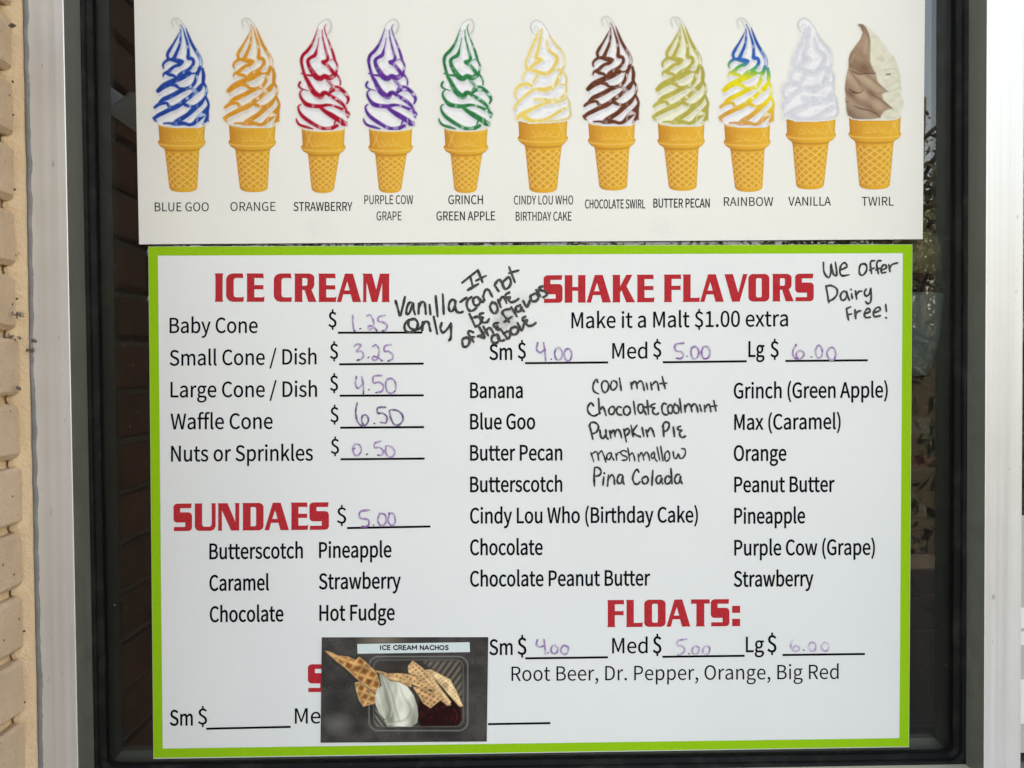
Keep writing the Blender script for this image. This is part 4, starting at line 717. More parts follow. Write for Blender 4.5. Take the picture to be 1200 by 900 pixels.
# ================================================================== upper poster
poster = tag(empty('flavour_poster', P1(620, 140, YB)), 'white poster of eleven soft serve cones with flavour names, above the menu board', 'poster')
slab('poster_sheet', [(157, -1.5), (1084, -2.5), (1081.3, 280.2), (163, 286.2)], YB, YB+.0022, M['paper_top'], poster, M['edge'])
for s, x0, x1, a in [('BLUE GOO', 181.3, 244.6, 247.6), ('ORANGE', 270, 322.8, 247.2), ('STRAWBERRY', 344, 413, 247.2), ('PURPLE COW', 427, 484.2, 239.2), ('GRAPE', 441.2, 470.4, 258.2), ('GRINCH', 525.3, 566, 239.2),
                     ('GREEN APPLE', 511.4, 580.2, 258.2), ('CINDY LOU WHO', 602.2, 671.8, 239.6), ('BIRTHDAY CAKE', 604.4, 669.8, 258.6), ('CHOCOLATE SWIRL', 685.6, 756.2, 244.2), ('BUTTER PECAN', 765.6, 831.8, 243.2),
                     ('RAINBOW', 848.2, 906.2, 241.4), ('VANILLA', 923.8, 973.8, 241), ('TWIRL', 1009.8, 1047.2, 241)]:
    text(s, x0, x1, a, a-.1, 10.3, poster, 'flavour_name', stroke=1.0 if s in ('CHOCOLATE SWIRL', 'CINDY LOU WHO', 'BIRTHDAY CAKE', 'PURPLE COW', 'GRAPE') else 1.25)

# ---- painter: colours worked out per vertex on a fine grid, like ink on the sheet
def inside(px, py, poly):
    r = np.zeros(px.shape, bool); n = len(poly); j = n-1
    for i in range(n):
        xi, yi = poly[i]; xj, yj = poly[j]
        c = ((yi > py) != (yj > py)) & (px < (xj-xi)*(py-yi)/(yj-yi+1e-12)+xi)
        r ^= c; j = i
    return r
def edge_dist(px, py, poly, closed=True):
    d = np.full(px.shape, 1e9); n = len(poly)
    for i in range(n if closed else n-1):
        a = np.array(poly[i]); b = np.array(poly[(i+1) % n]); e = b-a; L = e@e+1e-12
        t = np.clip(((px-a[0])*e[0]+(py-a[1])*e[1])/L, 0, 1)
        d = np.minimum(d, np.hypot(px-a[0]-t*e[0], py-a[1]-t*e[1]))
    return d
def sdf(px, py, poly):
    d = edge_dist(px, py, poly); return np.where(inside(px, py, poly), -d, d)
def stroke_d(px, py, st):
    """distance to a tapering stroke minus its half width; points (x, y, width)"""
    p = smooth(st, 3); d = np.full(px.shape, 1e9); T = np.zeros(px.shape)
    for i in range(len(p)-1):
        a, b = p[i], p[i+1]; e = b[:2]-a[:2]; L = e@e+1e-9
        t = np.clip(((px-a[0])*e[0]+(py-a[1])*e[1])/L, 0, 1)
        q = np.hypot(px-a[0]-t*e[0], py-a[1]-t*e[1])-(a[2]+(b[2]-a[2])*t)*WK[0]/2
        d = np.minimum(d, q)
    return d
WK = [1.0]
def cov(d, f=.55): return np.clip(.5-d/(2*f), 0, 1)
def blend(C, k, c):
    c = np.asarray(c, float); k = np.asarray(k)[..., None]; return C*(1-k)+c*k
_ng = rng.normal(0, 1, (64, 64))
def noise2(x, y, s=1.0):
    x = x/s; y = y/s; xi = np.floor(x).astype(int); yi = np.floor(y).astype(int); fx = x-xi; fy = y-yi
    fx = fx*fx*(3-2*fx); fy = fy*fy*(3-2*fy); g = lambda a, b: _ng[a % 64, b % 64]
    return (g(xi, yi)*(1-fx)+g(xi+1, yi)*fx)*(1-fy)+(g(xi, yi+1)*(1-fx)+g(xi+1, yi+1)*fx)*fy
def grid_mesh(name, x, y, C, keep, m, parent, layer):
    """x, y, C: (r, c) arrays; keep: vertex mask"""
    r, c = x.shape; idx = np.arange(r*c).reshape(r, c)
    kf = keep[:-1, :-1] | keep[1:, :-1] | keep[:-1, 1:] | keep[1:, 1:]
    q = np.stack([idx[:-1, :-1], idx[:-1, 1:], idx[1:, 1:], idx[1:, :-1]], -1)[kf][:, ::-1]
    used, inv = np.unique(q, return_inverse=True); inv = inv.reshape(-1, 4)
    pts = P(x.ravel()[used], y.ravel()[used], YB-.00018*layer)
    me = bpy.data.meshes.new(name); me.vertices.add(len(pts)); me.vertices.foreach_set('co', pts.astype(np.float32).ravel())
    me.loops.add(inv.size); me.loops.foreach_set('vertex_index', inv.astype(np.int32).ravel())
    me.polygons.add(len(inv)); me.polygons.foreach_set('loop_start', np.arange(0, inv.size, 4, dtype=np.int32))
    me.update(); me.validate()
    a = me.color_attributes.new('Col', 'FLOAT_COLOR', 'POINT'); cc = C.reshape(-1, 3)[used]
    a.data.foreach_set('color', np.concatenate([np.clip(cc, 0, 1), np.ones((len(cc), 1))], 1).astype(np.float32).ravel())
    return link(name, me, M[m], parent)
def rows2poly(rows):
    return [(l, y) for y, l, r in rows]+[(r, y) for y, l, r in rows[::-1]]
OFF = 787.5
def c2(st): return [(x, y+OFF, w) for x, y, w in st]
# line work, traced once per kind of drawing: kind A (three long ribs), B (mirrored heart), C (soft folds)
A_BODY = rows2poly([(150, 425, 440), (200, 437, 515), (265, 418, 540), (320, 398, 558), (410, 350, 595), (490, 300, 640), (550, 262, 685), (600, 268, 712), (640, 235, 725), (690, 208, 725), (740, 218, 735), (790, 225, 755), (840, 205, 765), (880, 225, 768), (905, 300, 768), (937, 210, 768), (985, 150, 790), (1030, 130, 800), (1060, 145, 798), (1120, 165, 790), (1160, 160, 812), (1220, 95, 825), (1270, 105, 828), (1320, 105, 825), (1390, 80, 820), (1430, 105, 815), (1465, 170, 775), (1490, 280, 740), (1510, 340, 700)])
A_GREY = [[(350, 190, 10), (335, 150, 12), (328, 112, 13), (350, 80, 13), (395, 72, 14), (430, 88, 12), (470, 135, 12), (515, 200, 12)], [(375, 88, 8), (400, 130, 9), (425, 180, 10), (438, 215, 10)], [(440, 200, 6), (425, 255, 8)]]
A_ST = [[(425, 262, 8), (400, 320, 18), (350, 410, 24), (300, 490, 34), (272, 550, 34), (280, 600, 32)], [(445, 215, 10), (448, 300, 20), (440, 390, 26), (420, 460, 32), (385, 540, 36), (360, 600, 45)],
        [(445, 155, 10), (480, 215, 12), (505, 300, 20), (530, 380, 26), (545, 460, 28), (548, 540, 34), (550, 595, 44), (600, 608, 36), (617, 655, 34), (590, 712, 36), (530, 760, 36), (470, 790, 40), (425, 830, 44)],
        [(515, 205, 10), (550, 300, 24), (590, 400, 32), (640, 490, 34), (690, 570, 34), (715, 640, 34), (708, 700, 36), (685, 740, 30)], [(220, 730, 16), (215, 685, 26), (245, 642, 30), (300, 615, 34), (370, 625, 44), (430, 640, 56), (470, 642, 36)],
        [(462, 655, 40), (430, 685, 38), (370, 705, 34), (320, 740, 36), (285, 780, 44), (260, 785, 30)], [(215, 845, 12), (220, 812, 24), (250, 792, 34), (300, 815, 38), (360, 832, 32), (385, 868, 30)],
        [(560, 800, 50), (500, 825, 66), (430, 860, 66), (380, 885, 56), (330, 910, 60), (270, 942, 66), (215, 972, 60), (150, 1028, 46)], [(560, 770, 16), (600, 800, 20), (650, 790, 20), (690, 745, 20)],
        [(700, 735, 36), (670, 800, 38), (648, 868, 34), (625, 928, 36), (585, 972, 38), (520, 1002, 40), (450, 1027, 46), (370, 1072, 48), (290, 1112, 50), (220, 1142, 46), (172, 1182, 34)]]+[c2(s) for s in [
        [(255, 165, 24), (340, 163, 34), (390, 175, 38), (420, 203, 28), (490, 210, 26), (570, 205, 26), (640, 235, 24)], [(735, -50, 28), (750, 40, 40), (745, 130, 36), (780, 190, 26), (790, 250, 28), (775, 310, 26), (800, 370, 28), (815, 430, 28), (790, 500, 50), (800, 570, 34)],
        [(740, 140, 30), (690, 215, 56), (640, 255, 44), (570, 320, 44), (500, 370, 48), (440, 420, 50), (380, 455, 54), (300, 490, 48), (220, 530, 46), (150, 565, 42), (102, 603, 38)],
        [(105, 460, 30), (150, 425, 36), (210, 405, 34), (265, 405, 30), (290, 440, 32), (330, 460, 34), (390, 450, 46)], [(500, 420, 40), (560, 445, 30), (620, 445, 28), (650, 430, 26)],
        [(770, 320, 26), (740, 370, 36), (700, 415, 48), (650, 455, 50), (600, 500, 52), (540, 555, 46), (470, 600, 50), (400, 645, 52), (360, 672, 44)], [(100, 600, 40), (110, 630, 24), (130, 648, 14)],
        [(225, 670, 18), (300, 668, 24), (370, 680, 36), (440, 670, 46), (500, 672, 38), (560, 688, 34), (620, 670, 40), (700, 590, 60), (760, 530, 56), (800, 470, 36)], [(798, 570, 30), (790, 612, 40), (745, 680, 22)], [(795, 600, 30), (812, 640, 16)]]]
B_BODY = rows2poly([(95, 470, 500), (130, 400, 470), (200, 362, 455), (260, 345, 470), (340, 318, 498), (420, 280, 535), (500, 215, 565), (560, 160, 595), (630, 138, 622), (700, 145, 640), (780, 165, 628), (830, 180, 645), (880, 190, 668), (915, 125, 678), (957, 100, 672), (992, 125, 715), (1047, 130, 750), (1117, 130, 785), (1187, 150, 772), (1217, 108, 750), (1287, 105, 790), (1347, 100, 790), (1397, 78, 770), (1437, 85, 755), (1477, 125, 755), (1507, 190, 700), (1530, 290, 620)])
B_GREY = [[(355, 225, 8), (368, 185, 12), (388, 150, 13), (430, 110, 14), (490, 86, 15), (528, 108, 15), (545, 165, 18), (532, 230, 22), (500, 278, 18)], [(385, 280, 6), (375, 380, 8), (362, 430, 8)]]
B_ST = [[(365, 210, 6), (345, 265, 12), (320, 340, 18), (285, 420, 28), (230, 500, 36), (170, 560, 34), (150, 630, 34), (160, 700, 30), (180, 780, 32), (205, 850, 36), (235, 900, 40), (262, 957, 46), (300, 1027, 56), (350, 1077, 58), (405, 1105, 58), (440, 1060, 48), (480, 1057, 42), (520, 1087, 34), (590, 1127, 38), (660, 1177, 38), (720, 1237, 32), (745, 1307, 28), (765, 1375, 22)],
        [(380, 330, 5), (372, 400, 10), (355, 470, 16), (330, 555, 40), (270, 592, 34), (237, 630, 38), (250, 700, 40), (290, 770, 50), (340, 840, 58), (400, 868, 56), (455, 835, 48), (520, 858, 54), (600, 812, 46)], [(425, 225, 8), (430, 320, 15), (455, 430, 20), (485, 540, 26), (500, 605, 34), (470, 640, 40), (435, 648, 40)],
        [(440, 655, 40), (500, 700, 34), (550, 760, 38), (580, 800, 42)], [(475, 155, 7), (455, 200, 12), (480, 300, 14), (520, 400, 18), (560, 510, 26), (580, 580, 30), (600, 640, 20), (625, 700, 22), (610, 790, 26)], [(530, 628, 8), (560, 610, 10), (592, 640, 12)],
        [(155, 800, 18), (220, 820, 20), (300, 828, 28)], [(620, 820, 22), (650, 860, 20), (665, 905, 18), (662, 950, 16)]]+[c2(s) for s in [
        [(465, 85, 10), (510, 135, 12), (560, 190, 16)], [(495, 88, 8), (530, 125, 10), (570, 170, 12)], [(530, 262, 34), (560, 222, 56), (620, 210, 60), (690, 235, 40), (740, 290, 38), (770, 350, 32), (750, 410, 18)],
        [(135, 125, 24), (115, 170, 24), (140, 205, 20), (190, 225, 13), (240, 240, 9)], [(170, 225, 14), (135, 260, 18), (135, 310, 26), (170, 370, 34), (220, 420, 48), (300, 440, 44), (400, 445, 42), (470, 430, 34), (540, 430, 24), (620, 455, 28), (700, 490, 34), (770, 530, 24), (785, 560, 14)],
        [(140, 420, 14), (110, 450, 20), (120, 510, 28), (170, 580, 38), (250, 640, 40), (330, 690, 38), (410, 730, 36), (490, 745, 42), (560, 730, 42), (620, 700, 36)], [(400, 455, 40), (460, 510, 42), (540, 560, 54), (620, 610, 54), (670, 640, 56), (700, 680, 40), (745, 690, 26)],
        [(600, 640, 22), (580, 690, 14)], [(650, 600, 10), (750, 660, 12)], [(85, 610, 14), (90, 640, 22), (130, 690, 28), (220, 720, 30), (300, 742, 14)]]]
C_BODY = rows2poly([(58, 185, 230), (75, 162, 250), (105, 158, 268), (140, 168, 288), (165, 185, 298), (210, 182, 325), (250, 165, 358), (280, 152, 390), (330, 127, 415), (380, 115, 415), (430, 118, 412), (470, 95, 425), (510, 90, 440), (545, 68, 430), (590, 32, 430), (640, 42, 435), (680, 48, 452), (720, 32, 458), (760, 46, 462), (800, 55, 455), (818, 100, 400), (826, 180, 330)])
C_GREY = [[(205, 172, 5), (175, 145, 8), (160, 105, 10), (178, 68, 10), (215, 58, 9), (255, 88, 7), (290, 140, 6), (320, 200, 5), (370, 262, 5), (402, 300, 5)], [(212, 150, 5), (190, 125, 5), (195, 100, 5), (212, 108, 5), (218, 135, 5)], [(430, 480, 4), (425, 540, 4)], [(40, 600, 4), (52, 645, 5), (70, 655, 4)], [(430, 620, 4), (455, 680, 4), (462, 760, 5), (445, 800, 4)], [(50, 690, 4), (48, 740, 4), (58, 795, 5)]]
C_ST = [[(215, 150, 7), (190, 210, 12), (160, 280, 13), (140, 330, 11), (122, 380, 11), (135, 430, 14)], [(240, 120, 7), (230, 200, 13), (215, 280, 14), (200, 340, 18), (238, 354, 18), (185, 388, 16), (148, 425, 18)], [(280, 200, 5), (290, 270, 13), (330, 310, 16), (360, 340, 17), (340, 400, 18), (310, 440, 20), (270, 460, 20), (200, 442, 18), (140, 420, 15)],
        [(300, 170, 5), (350, 240, 9), (395, 290, 11), (410, 340, 11), (405, 420, 11), (360, 432, 12)], [(125, 440, 8), (103, 470, 8), (98, 500, 8)], [(215, 465, 9), (180, 520, 11)], [(165, 548, 15), (120, 535, 17), (75, 550, 17), (43, 590, 11), (50, 640, 9)],
        [(395, 440, 13), (370, 490, 16), (340, 550, 20), (270, 580, 23), (200, 575, 15), (150, 600, 13), (90, 650, 12), (52, 690, 13), (35, 722, 11)], [(410, 450, 8), (432, 500, 9), (420, 540, 8), (380, 540, 8)], [(430, 545, 8), (425, 600, 11), (390, 640, 14), (320, 660, 15), (250, 655, 16), (190, 652, 11)],
        [(430, 640, 9), (380, 670, 9), (280, 680, 13), (220, 700, 16), (140, 740, 20), (80, 770, 20), (60, 800, 16)], [(440, 650, 7), (450, 700, 9), (380, 740, 15), (300, 790, 14), (230, 812, 15), (160, 812, 22), (110, 780, 26)], [(455, 720, 6), (460, 765, 8), (430, 800, 9), (330, 815, 8), (230, 820, 8)]]
def draw_swirl(kind, pal, parent, dx, dy=0.0, sx=1.0, cx=0.0, name='soft_serve_picture', flesh=(229, 228, 227), soft=.6, ak=1.0):
    """kind drawing put at an offset from where it was traced; pal: function (x, y unit coords 0..1) -> stroke colour, plus tint"""
    body, grey, sts, org, sc = {'A': (A_BODY, A_GREY, A_ST, (172, 15), 11.25), 'B': (B_BODY, B_GREY, B_ST, (507, 15), 11.25), 'C': (C_BODY, C_GREY, C_ST, (597, 15), 6.43)}[kind]
    bx = np.array(body); xa, xb = bx[:, 0].min()/sc-3, bx[:, 0].max()/sc+3; ya, yb_ = (40/sc if kind != 'C' else 40/sc), bx[:, 1].max()/sc+2
    st_ = .62; X, Y = np.meshgrid(np.arange(xa, xb, st_), np.arange(ya, yb_, st_))
    U = (X, Y); bp = [(a/sc, b/sc) for a, b in body]
    S1 = lambda s: [(a/sc, b/sc, w/sc) for a, b, w in s]
    C = np.broadcast_to(PAPER_TOP, X.shape+(3,)).copy()
    db = sdf(X, Y, bp); kb = cov(db, .5)
    WK[0] = {'A': 1.3, 'B': 1.32, 'C': 1.6}[kind]
    dS = np.full(X.shape, 1e9)
    for s in sts: dS = np.minimum(dS, stroke_d(X, Y, S1(s)))
    # distance sampled a little above: a rib lies above this point -> shadow side of the fold
    dU = np.full(X.shape, 1e9)
    for s in sts: dU = np.minimum(dU, stroke_d(X-.8, Y-2.6, S1(s)))
    yy = (Y-ya)/(yb_-ya); xx = (X-xa)/(xb-xa)
    white = np.broadcast_to(lin(flesh), X.shape+(3,)).copy()
    sh_ = np.clip(1-dU/2.6, 0, 1)*.45+np.clip(noise2(X+Y*.6, Y*1.6-X*.4, 4.0)*.2, 0, .3)
    white = blend(white, np.clip(sh_, 0, .8), lin((188, 188, 196))*lin(flesh)/lin((229, 228, 227)))
    tint = np.asarray(pal(xx, yy)[1]); halo = np.exp(-np.clip(dS, 0, 9)/.9)
    Bc = white*(1-.36*halo[..., None])+tint*(.36*halo[..., None])
    C = blend(C, kb, 0)+Bc*kb[..., None]
    WK[0] = 1.0
    dG = np.full(X.shape, 1e9)
    for s in grey: dG = np.minimum(dG, stroke_d(X, Y, S1(s)))
    C = blend(C, cov(dG, .6)*.55, lin((150, 150, 148)))
    col = np.asarray(pal(xx, yy)[0]); dark = np.asarray(pal(xx, yy)[2])
    k = cov(dS, soft)*ak
    ln = noise2(X*1.0+3, Y*1.0, 4.5)*.7-(xx-.5)*1.6; hl = np.clip(noise2(X+9, Y*.8, 4.0)-.6, 0, 1)*.8*np.clip(-dS/.9, 0, 1)*np.clip(xx*1.6-.25, 0, 1)
    cs = col*(1-np.clip(.22+.35*ln, 0, .85)[..., None])+dark*np.clip(.22+.35*ln, 0, .85)[..., None]
    cs = blend(cs, np.clip(hl, 0, .75), tint*.6+.4*np.array((.8, .85, .9)))
    C = C*(1-k[..., None])+cs*k[..., None]
    keep = (kb > .02) | (k > .02) | (cov(dG, .6) > .04)
    mx_ = (xa+xb)/2
    return grid_mesh(name, org[0]+dx+mx_+(X-mx_)*sx, org[1]+dy+Y, C, keep, 'print', parent, 2.0)
def draw_wafer(parent, rt, yt, fl, yf, bt, ybt, bb, yb_, side='R', name='wafer_cone_picture'):
    """rim top (x0,x1) at yt, flange at yf, body top bt at ybt, body bottom bb at yb_"""
    rows = [(yt, rt[0], rt[1]), (yf-3.5, rt[0]+1.2, rt[1]-1.0), (yf-1, fl[0], fl[1]), (yf+1.2, fl[0]+.4, fl[1]-.4), (yf+3.5, fl[0]+2.4, fl[1]-2.4), (ybt, bt[0]-.4, bt[1]+.4), (ybt+2.5, bt[0]+.2, bt[1]-.2), (yb_-1.8, bb[0], bb[1]), (yb_, bb[0]+1.6, bb[1]-1.6)]
    R = np.array(rows); n = 150; m_ = 86
    yv = np.linspace(yt, yb_, n); L = np.interp(yv, R[:, 0], R[:, 1]); Rr = np.interp(yv, R[:, 0], R[:, 2])
    t = np.linspace(0, 1, m_)[None, :]; X = L[:, None]*(1-t)+Rr[:, None]*t; t = np.broadcast_to(t, X.shape)
    sag = np.sqrt(np.clip(1-(2*t-1)**2, 0, 1))
    Y0 = np.broadcast_to(yv[:, None], X.shape)
    amt = np.interp(yv, [yt, yf, ybt, yb_], [4.2, 3.8, 3.0, 3.6])[:, None]
    Y = Y0+sag*amt-np.interp(yv, [yt, yf, yb_], [1.5, 1, 0])[:, None]
    ang = np.arcsin(np.clip(2*t-1, -1, 1))
    lit = .5+.5*np.sin(ang*.8+.25)
    a, b, c_ = lin((184, 112, 50)), lin((222, 158, 62)), lin((232, 176, 66))
    C = (a*(1-np.clip(lit*2, 0, 1)[..., None])+b*np.clip(lit*2, 0, 1)[..., None]); C = blend(C, np.clip(lit*2-1, 0, 1)*.8, c_)
    C = blend(C, np.clip((t-.93)/.07, 0, 1)*.5, lin((196, 146, 62)))
    isb = Y0 > ybt-.5
    # flange ridge
    rd = np.exp(-((Y0-(yf+.2))/1.0)**2); C = blend(C, rd*.55, lin((238, 196, 110)))
    C = blend(C, np.exp(-((Y0-(ybt-.6))/1.3)**2)*.6, lin((164, 104, 44)))
    C = blend(C, np.exp(-((Y0-yt)/1.2)**2)*.4, lin((240, 205, 120)))
    # lattice on the tapering body
    th = ang/math.pi; h = (Y0-ybt)/(yb_-ybt)
    w1 = (th*5.6+h*6.4) % 1; w2 = (-th*5.6+h*6.4) % 1
    ln = np.maximum(np.exp(-(np.minimum(w1, 1-w1)/.15)**2), np.exp(-(np.minimum(w2, 1-w2)/.15)**2))
    cell = np.clip(1-ln, 0, 1)
    okb = np.clip((h-.03)/.05, 0, 1)*np.clip((.93-h)/.03, 0, 1)
    C = blend(C, okb*cell*.30, lin((186, 114, 40))); C = blend(C, okb*ln*.5, lin((244, 202, 116)))
    # the one crossed pattern at the rim's side, and the pressed script that cannot be read
    s0 = .16 if side == 'L' else .88
    rh = (Y0-yt)/(yf-2-yt)
    for s in (1, -1):
        d = np.abs((t-s0)-s*(rh-.45)*.16); C = blend(C, np.exp(-(d/.018)**2)*.4*((rh > .02) & (rh < .95)), lin((240, 196, 116)))
    cyc = np.abs(rh-.62-.16*np.sin(t*58)*np.cos(t*17)-.02)
    C = blend(C, np.exp(-(cyc/.07)**2)*.28*((t > .26) & (t < .74)), lin((238, 194, 110)))
    C = blend(C, np.exp(-(np.abs(rh-.82-.05*np.sin(t*9))/.04)**2)*.35*((t > .24) & (t < .78)), lin((238, 194, 110)))
    C = C*(1+.035*noise2(X, Y, 1.3))[..., None]
    o = grid_mesh(name, X, Y, C, np.ones(X.shape, bool), 'print', parent, 1.0)
    return o
def pal2(col, dark, tint):
    col, dark, tint = lin(col), lin(dark), lin(tint)
    return lambda x, y: (np.broadcast_to(col, x.shape+(3,))*(1-.25*x[..., None])+lin((255, 255, 255))*0, np.broadcast_to(tint, x.shape+(3,)), np.broadcast_to(dark, x.shape+(3,)))
def rainbow(x, y):
    stops = np.array([0, .40, .47, .56, .72, .85, 1.0]); cs = np.array([lin(q) for q in ((10, 70, 140), (0, 98, 172), (70, 170, 80), (226, 214, 60), (232, 205, 50), (222, 165, 66), (214, 150, 90))])
    c = np.stack([np.interp(y+.10*(.5-x), stops, cs[:, i]) for i in range(3)], -1); return c, c*.45+.45, c*.8
def wafA(dx, dy=0, s=1): 
    c = 213+dx; f = lambda a: c+(a-213)*s
    return draw_wafer(poster, (f(185.6), f(240.4)), 147+dy, (f(185.0), f(241.0)), 168.2+dy, (f(193), f(233.8)), 175+dy, (f(198.4), f(231.2)), 221.6+dy)
def wafB(dx, s=1):
    return draw_wafer(poster, (520.6+dx, 571.4+dx), 151.5, (519.8+dx, 572.4+dx), 174, (528+dx, 565+dx), 180.5, (532.2+dx, 558.8+dx), 222.6, 'L')
pics = []
for dx, dy, sx, pal, lb in [(0, 0, 1, pal2((12, 78, 166), (20, 44, 120), (150, 200, 232)), 'cone with blue ribboned soft serve'), (82.6, 0, 1, pal2((230, 156, 58), (206, 128, 40), (246, 222, 180)), 'cone with orange ribboned soft serve'),
                       (503.8, -2, 1, pal2((122, 66, 44), (78, 36, 26), (214, 186, 176)), 'cone with brown ribboned soft serve'), (585.2, -1.6, 1, pal2((190, 178, 88), (166, 152, 66), (226, 222, 180)), 'cone with olive yellow ribboned soft serve'), (662.6, -.4, .985, rainbow, 'cone with ribbons running from blue through green and yellow to orange')]:
    w = wafA(dx, dy, sx); w['label'] = lb; draw_swirl('A', pal, w, dx, dy, sx, flesh=(227, 224, 198) if 'olive' in lb else (229, 222, 210) if 'orange ribboned' in lb else (229, 228, 227))
for dx, pal, lb in [(-167.2, pal2((196, 26, 52), (150, 14, 34), (240, 180, 186)), 'cone with red ribboned soft serve'), (-88.4, pal2((112, 56, 156), (62, 28, 104), (204, 180, 224)), 'cone with purple ribboned soft serve'), (0, pal2((6, 134, 80), (2, 92, 54), (176, 226, 200)), 'cone with green ribboned soft serve')]:
    w = wafB(dx); w['label'] = lb; draw_swirl('B', pal, w, dx, 0)
w = draw_wafer(poster, (607.2, 665), 140, (606.6, 665.8), 163.4, (615.2, 658.2), 171, (620.2, 652.8), 222.4, 'N'); w['label'] = 'cone with yellow ribboned soft serve'
draw_swirl('C', pal2((238, 204, 74), (232, 190, 60), (248, 238, 190)), w, 0, soft=1.1, ak=.85)
w = draw_wafer(poster, (921.2, 979.4), 137.4, (920.6, 979.8), 159.6, (928.4, 971.2), 167, (933, 965.6), 218.4, 'N'); w['label'] = 'cone with plain white soft serve'
draw_swirl('C', pal2((200, 200, 207), (184, 184, 196), (220, 220, 224)), w, 313.4, -2.4, flesh=(226, 225, 226), soft=1.8, ak=.6)
# the two-tone twist
w = draw_wafer(poster, (994.6, 1055.8), 135.6, (994.2, 1056.2), 158.6, (1002.2, 1047.4), 166, (1007, 1042.8), 218.4, 'R'); w['label'] = 'cone with brown and cream twisted soft serve'
def twirl(parent):
    sc = 6.43; S2 = lambda p: [(a/sc, b/sc) for a, b in p]
    body = S2(rows2poly([(83, 150, 185), (95, 148, 205), (110, 170, 230), (150, 186, 272), (200, 166, 320), (250, 128, 357), (300, 94, 390), (325, 84, 425), (350, 79, 432), (400, 78, 452), (430, 74, 458), (480, 62, 470), (520, 55, 472), (570, 50, 478), (620, 58, 472), (660, 55, 492), (700, 62, 494), (740, 58, 472), (780, 75, 466), (800, 112, 440), (806, 160, 380)]))
    X, Y = np.meshgrid(np.arange(5, 79, .62), np.arange(11, 127, .62))
    C = np.broadcast_to(PAPER_TOP, X.shape+(3,)).copy(); kb = cov(sdf(X, Y, body), .5)
    cream = np.broadcast_to(lin((214, 209, 190)), X.shape+(3,)).copy()
    cream = blend(cream, np.clip(noise2(X*.8+Y*.5, Y*1.5, 6)*.3+.05, 0, .4), lin((190, 186, 164)))
    cream = blend(cream, np.clip(noise2(X+7, Y*1.2, 2.3)*.3, 0, .4), lin((222, 220, 202)))
    C = C*(1-kb[..., None])+cream*kb[..., None]
    for poly, gx, lo, hi in [
        ([(150, 85), (185, 88), (232, 160), (243, 215), (240, 370), (285, 458), (300, 525), (370, 592), (330, 615), (345, 660), (408, 718), (350, 740), (318, 785), (250, 800), (120, 800), (75, 770), (58, 690), (50, 560), (62, 480), (79, 400), (80, 350), (95, 300), (128, 250), (166, 200), (184, 150)], 1, (140, 108, 88), (172, 142, 118)),
        ([(150, 85), (185, 88), (212, 110), (232, 160), (243, 215), (238, 300), (240, 370), (256, 425), (285, 458), (230, 462), (170, 452), (120, 425), (80, 405), (79, 350), (95, 300), (128, 250), (166, 200), (184, 150), (172, 110)], 1, (104, 72, 56), (176, 146, 122)),
        ([(75, 425), (98, 430), (118, 470), (165, 540), (150, 600), (100, 588), (60, 560), (60, 480)], 1, (138, 108, 88), (184, 156, 132)),
        ([(120, 458), (190, 455), (240, 475), (300, 525), (378, 597), (320, 592), (285, 612), (225, 600), (165, 545)], 1, (112, 82, 66), (190, 164, 138)),
        ([(60, 535), (75, 560), (120, 600), (185, 580), (240, 600), (290, 625), (345, 665), (410, 722), (350, 715), (318, 745), (250, 720), (160, 690), (85, 610)], 1, (104, 74, 60), (182, 152, 128)),
        ([(52, 570), (80, 615), (140, 690), (230, 722), (290, 755), (322, 790), (250, 800), (120, 800), (72, 770), (58, 690)], 1, (98, 70, 60), (172, 144, 122))]:
        p = S2(poly); d = sdf(X, Y, p); k = cov(d, 1.1)*kb
        pa = np.array(p); cr_ = lambda x, y: -.6*x+.8*y
        pr = cr_(pa[:, 0], pa[:, 1]); g = np.clip((cr_(X, Y)-pr.min())/(pr.max()-pr.min()), 0, 1)
        f = np.clip(.35+.14*noise2(X*.7-Y*.7, X*.5+Y*.3, 7)+.55*np.sin(np.clip(g*1.25, 0, 1)*math.pi)-np.clip(1+d/1.6, 0, 1)*.15, 0, 1)
        col = lin(lo)*(1-f[..., None])+lin(hi)*f[..., None]
        C = C*(1-k[..., None])+col*k[..., None]
    for s, a in [([(110, 440, 10), (160, 462, 14), (205, 458, 8), (275, 458, 6)], .7), ([(85, 572, 5), (125, 602, 16), (170, 600, 8), (190, 580, 5)], .8), ([(120, 700, 6), (170, 722, 14), (235, 735, 10), (290, 762, 6)], .65), ([(365, 465, 10), (392, 462, 12)], .8), ([(95, 430, 6), (112, 470, 7), (160, 545, 5)], .5), ([(205, 470, 4), (290, 530, 5), (375, 597, 4)], .4), ([(215, 600, 4), (300, 640, 5), (408, 722, 4)], .5), ([(68, 668, 8), (78, 674, 6)], .8), ([(240, 700, 4), (318, 788, 5)], .5),
                 ([(100, 330, 3), (150, 260, 5), (185, 200, 4)], .25)]:
        k = cov(stroke_d(X, Y, [(x/sc, y/sc, w_/sc) for x, y, w_ in s]), .7)*a*kb; C = blend(C, k, lin((62, 42, 34)))
    for s, a in [([(200, 120, 6), (215, 200, 16), (200, 300, 14)], .3), ([(120, 320, 8), (100, 370, 6)], .4), ([(300, 340, 40), (330, 350, 30)], .25), ([(215, 640, 10), (320, 690, 10)], .2)]:
        k = cov(stroke_d(X, Y, [(x/sc, y/sc, w_/sc) for x, y, w_ in s]), 2.0)*a*kb; C = blend(C, k, lin((206, 184, 162)))
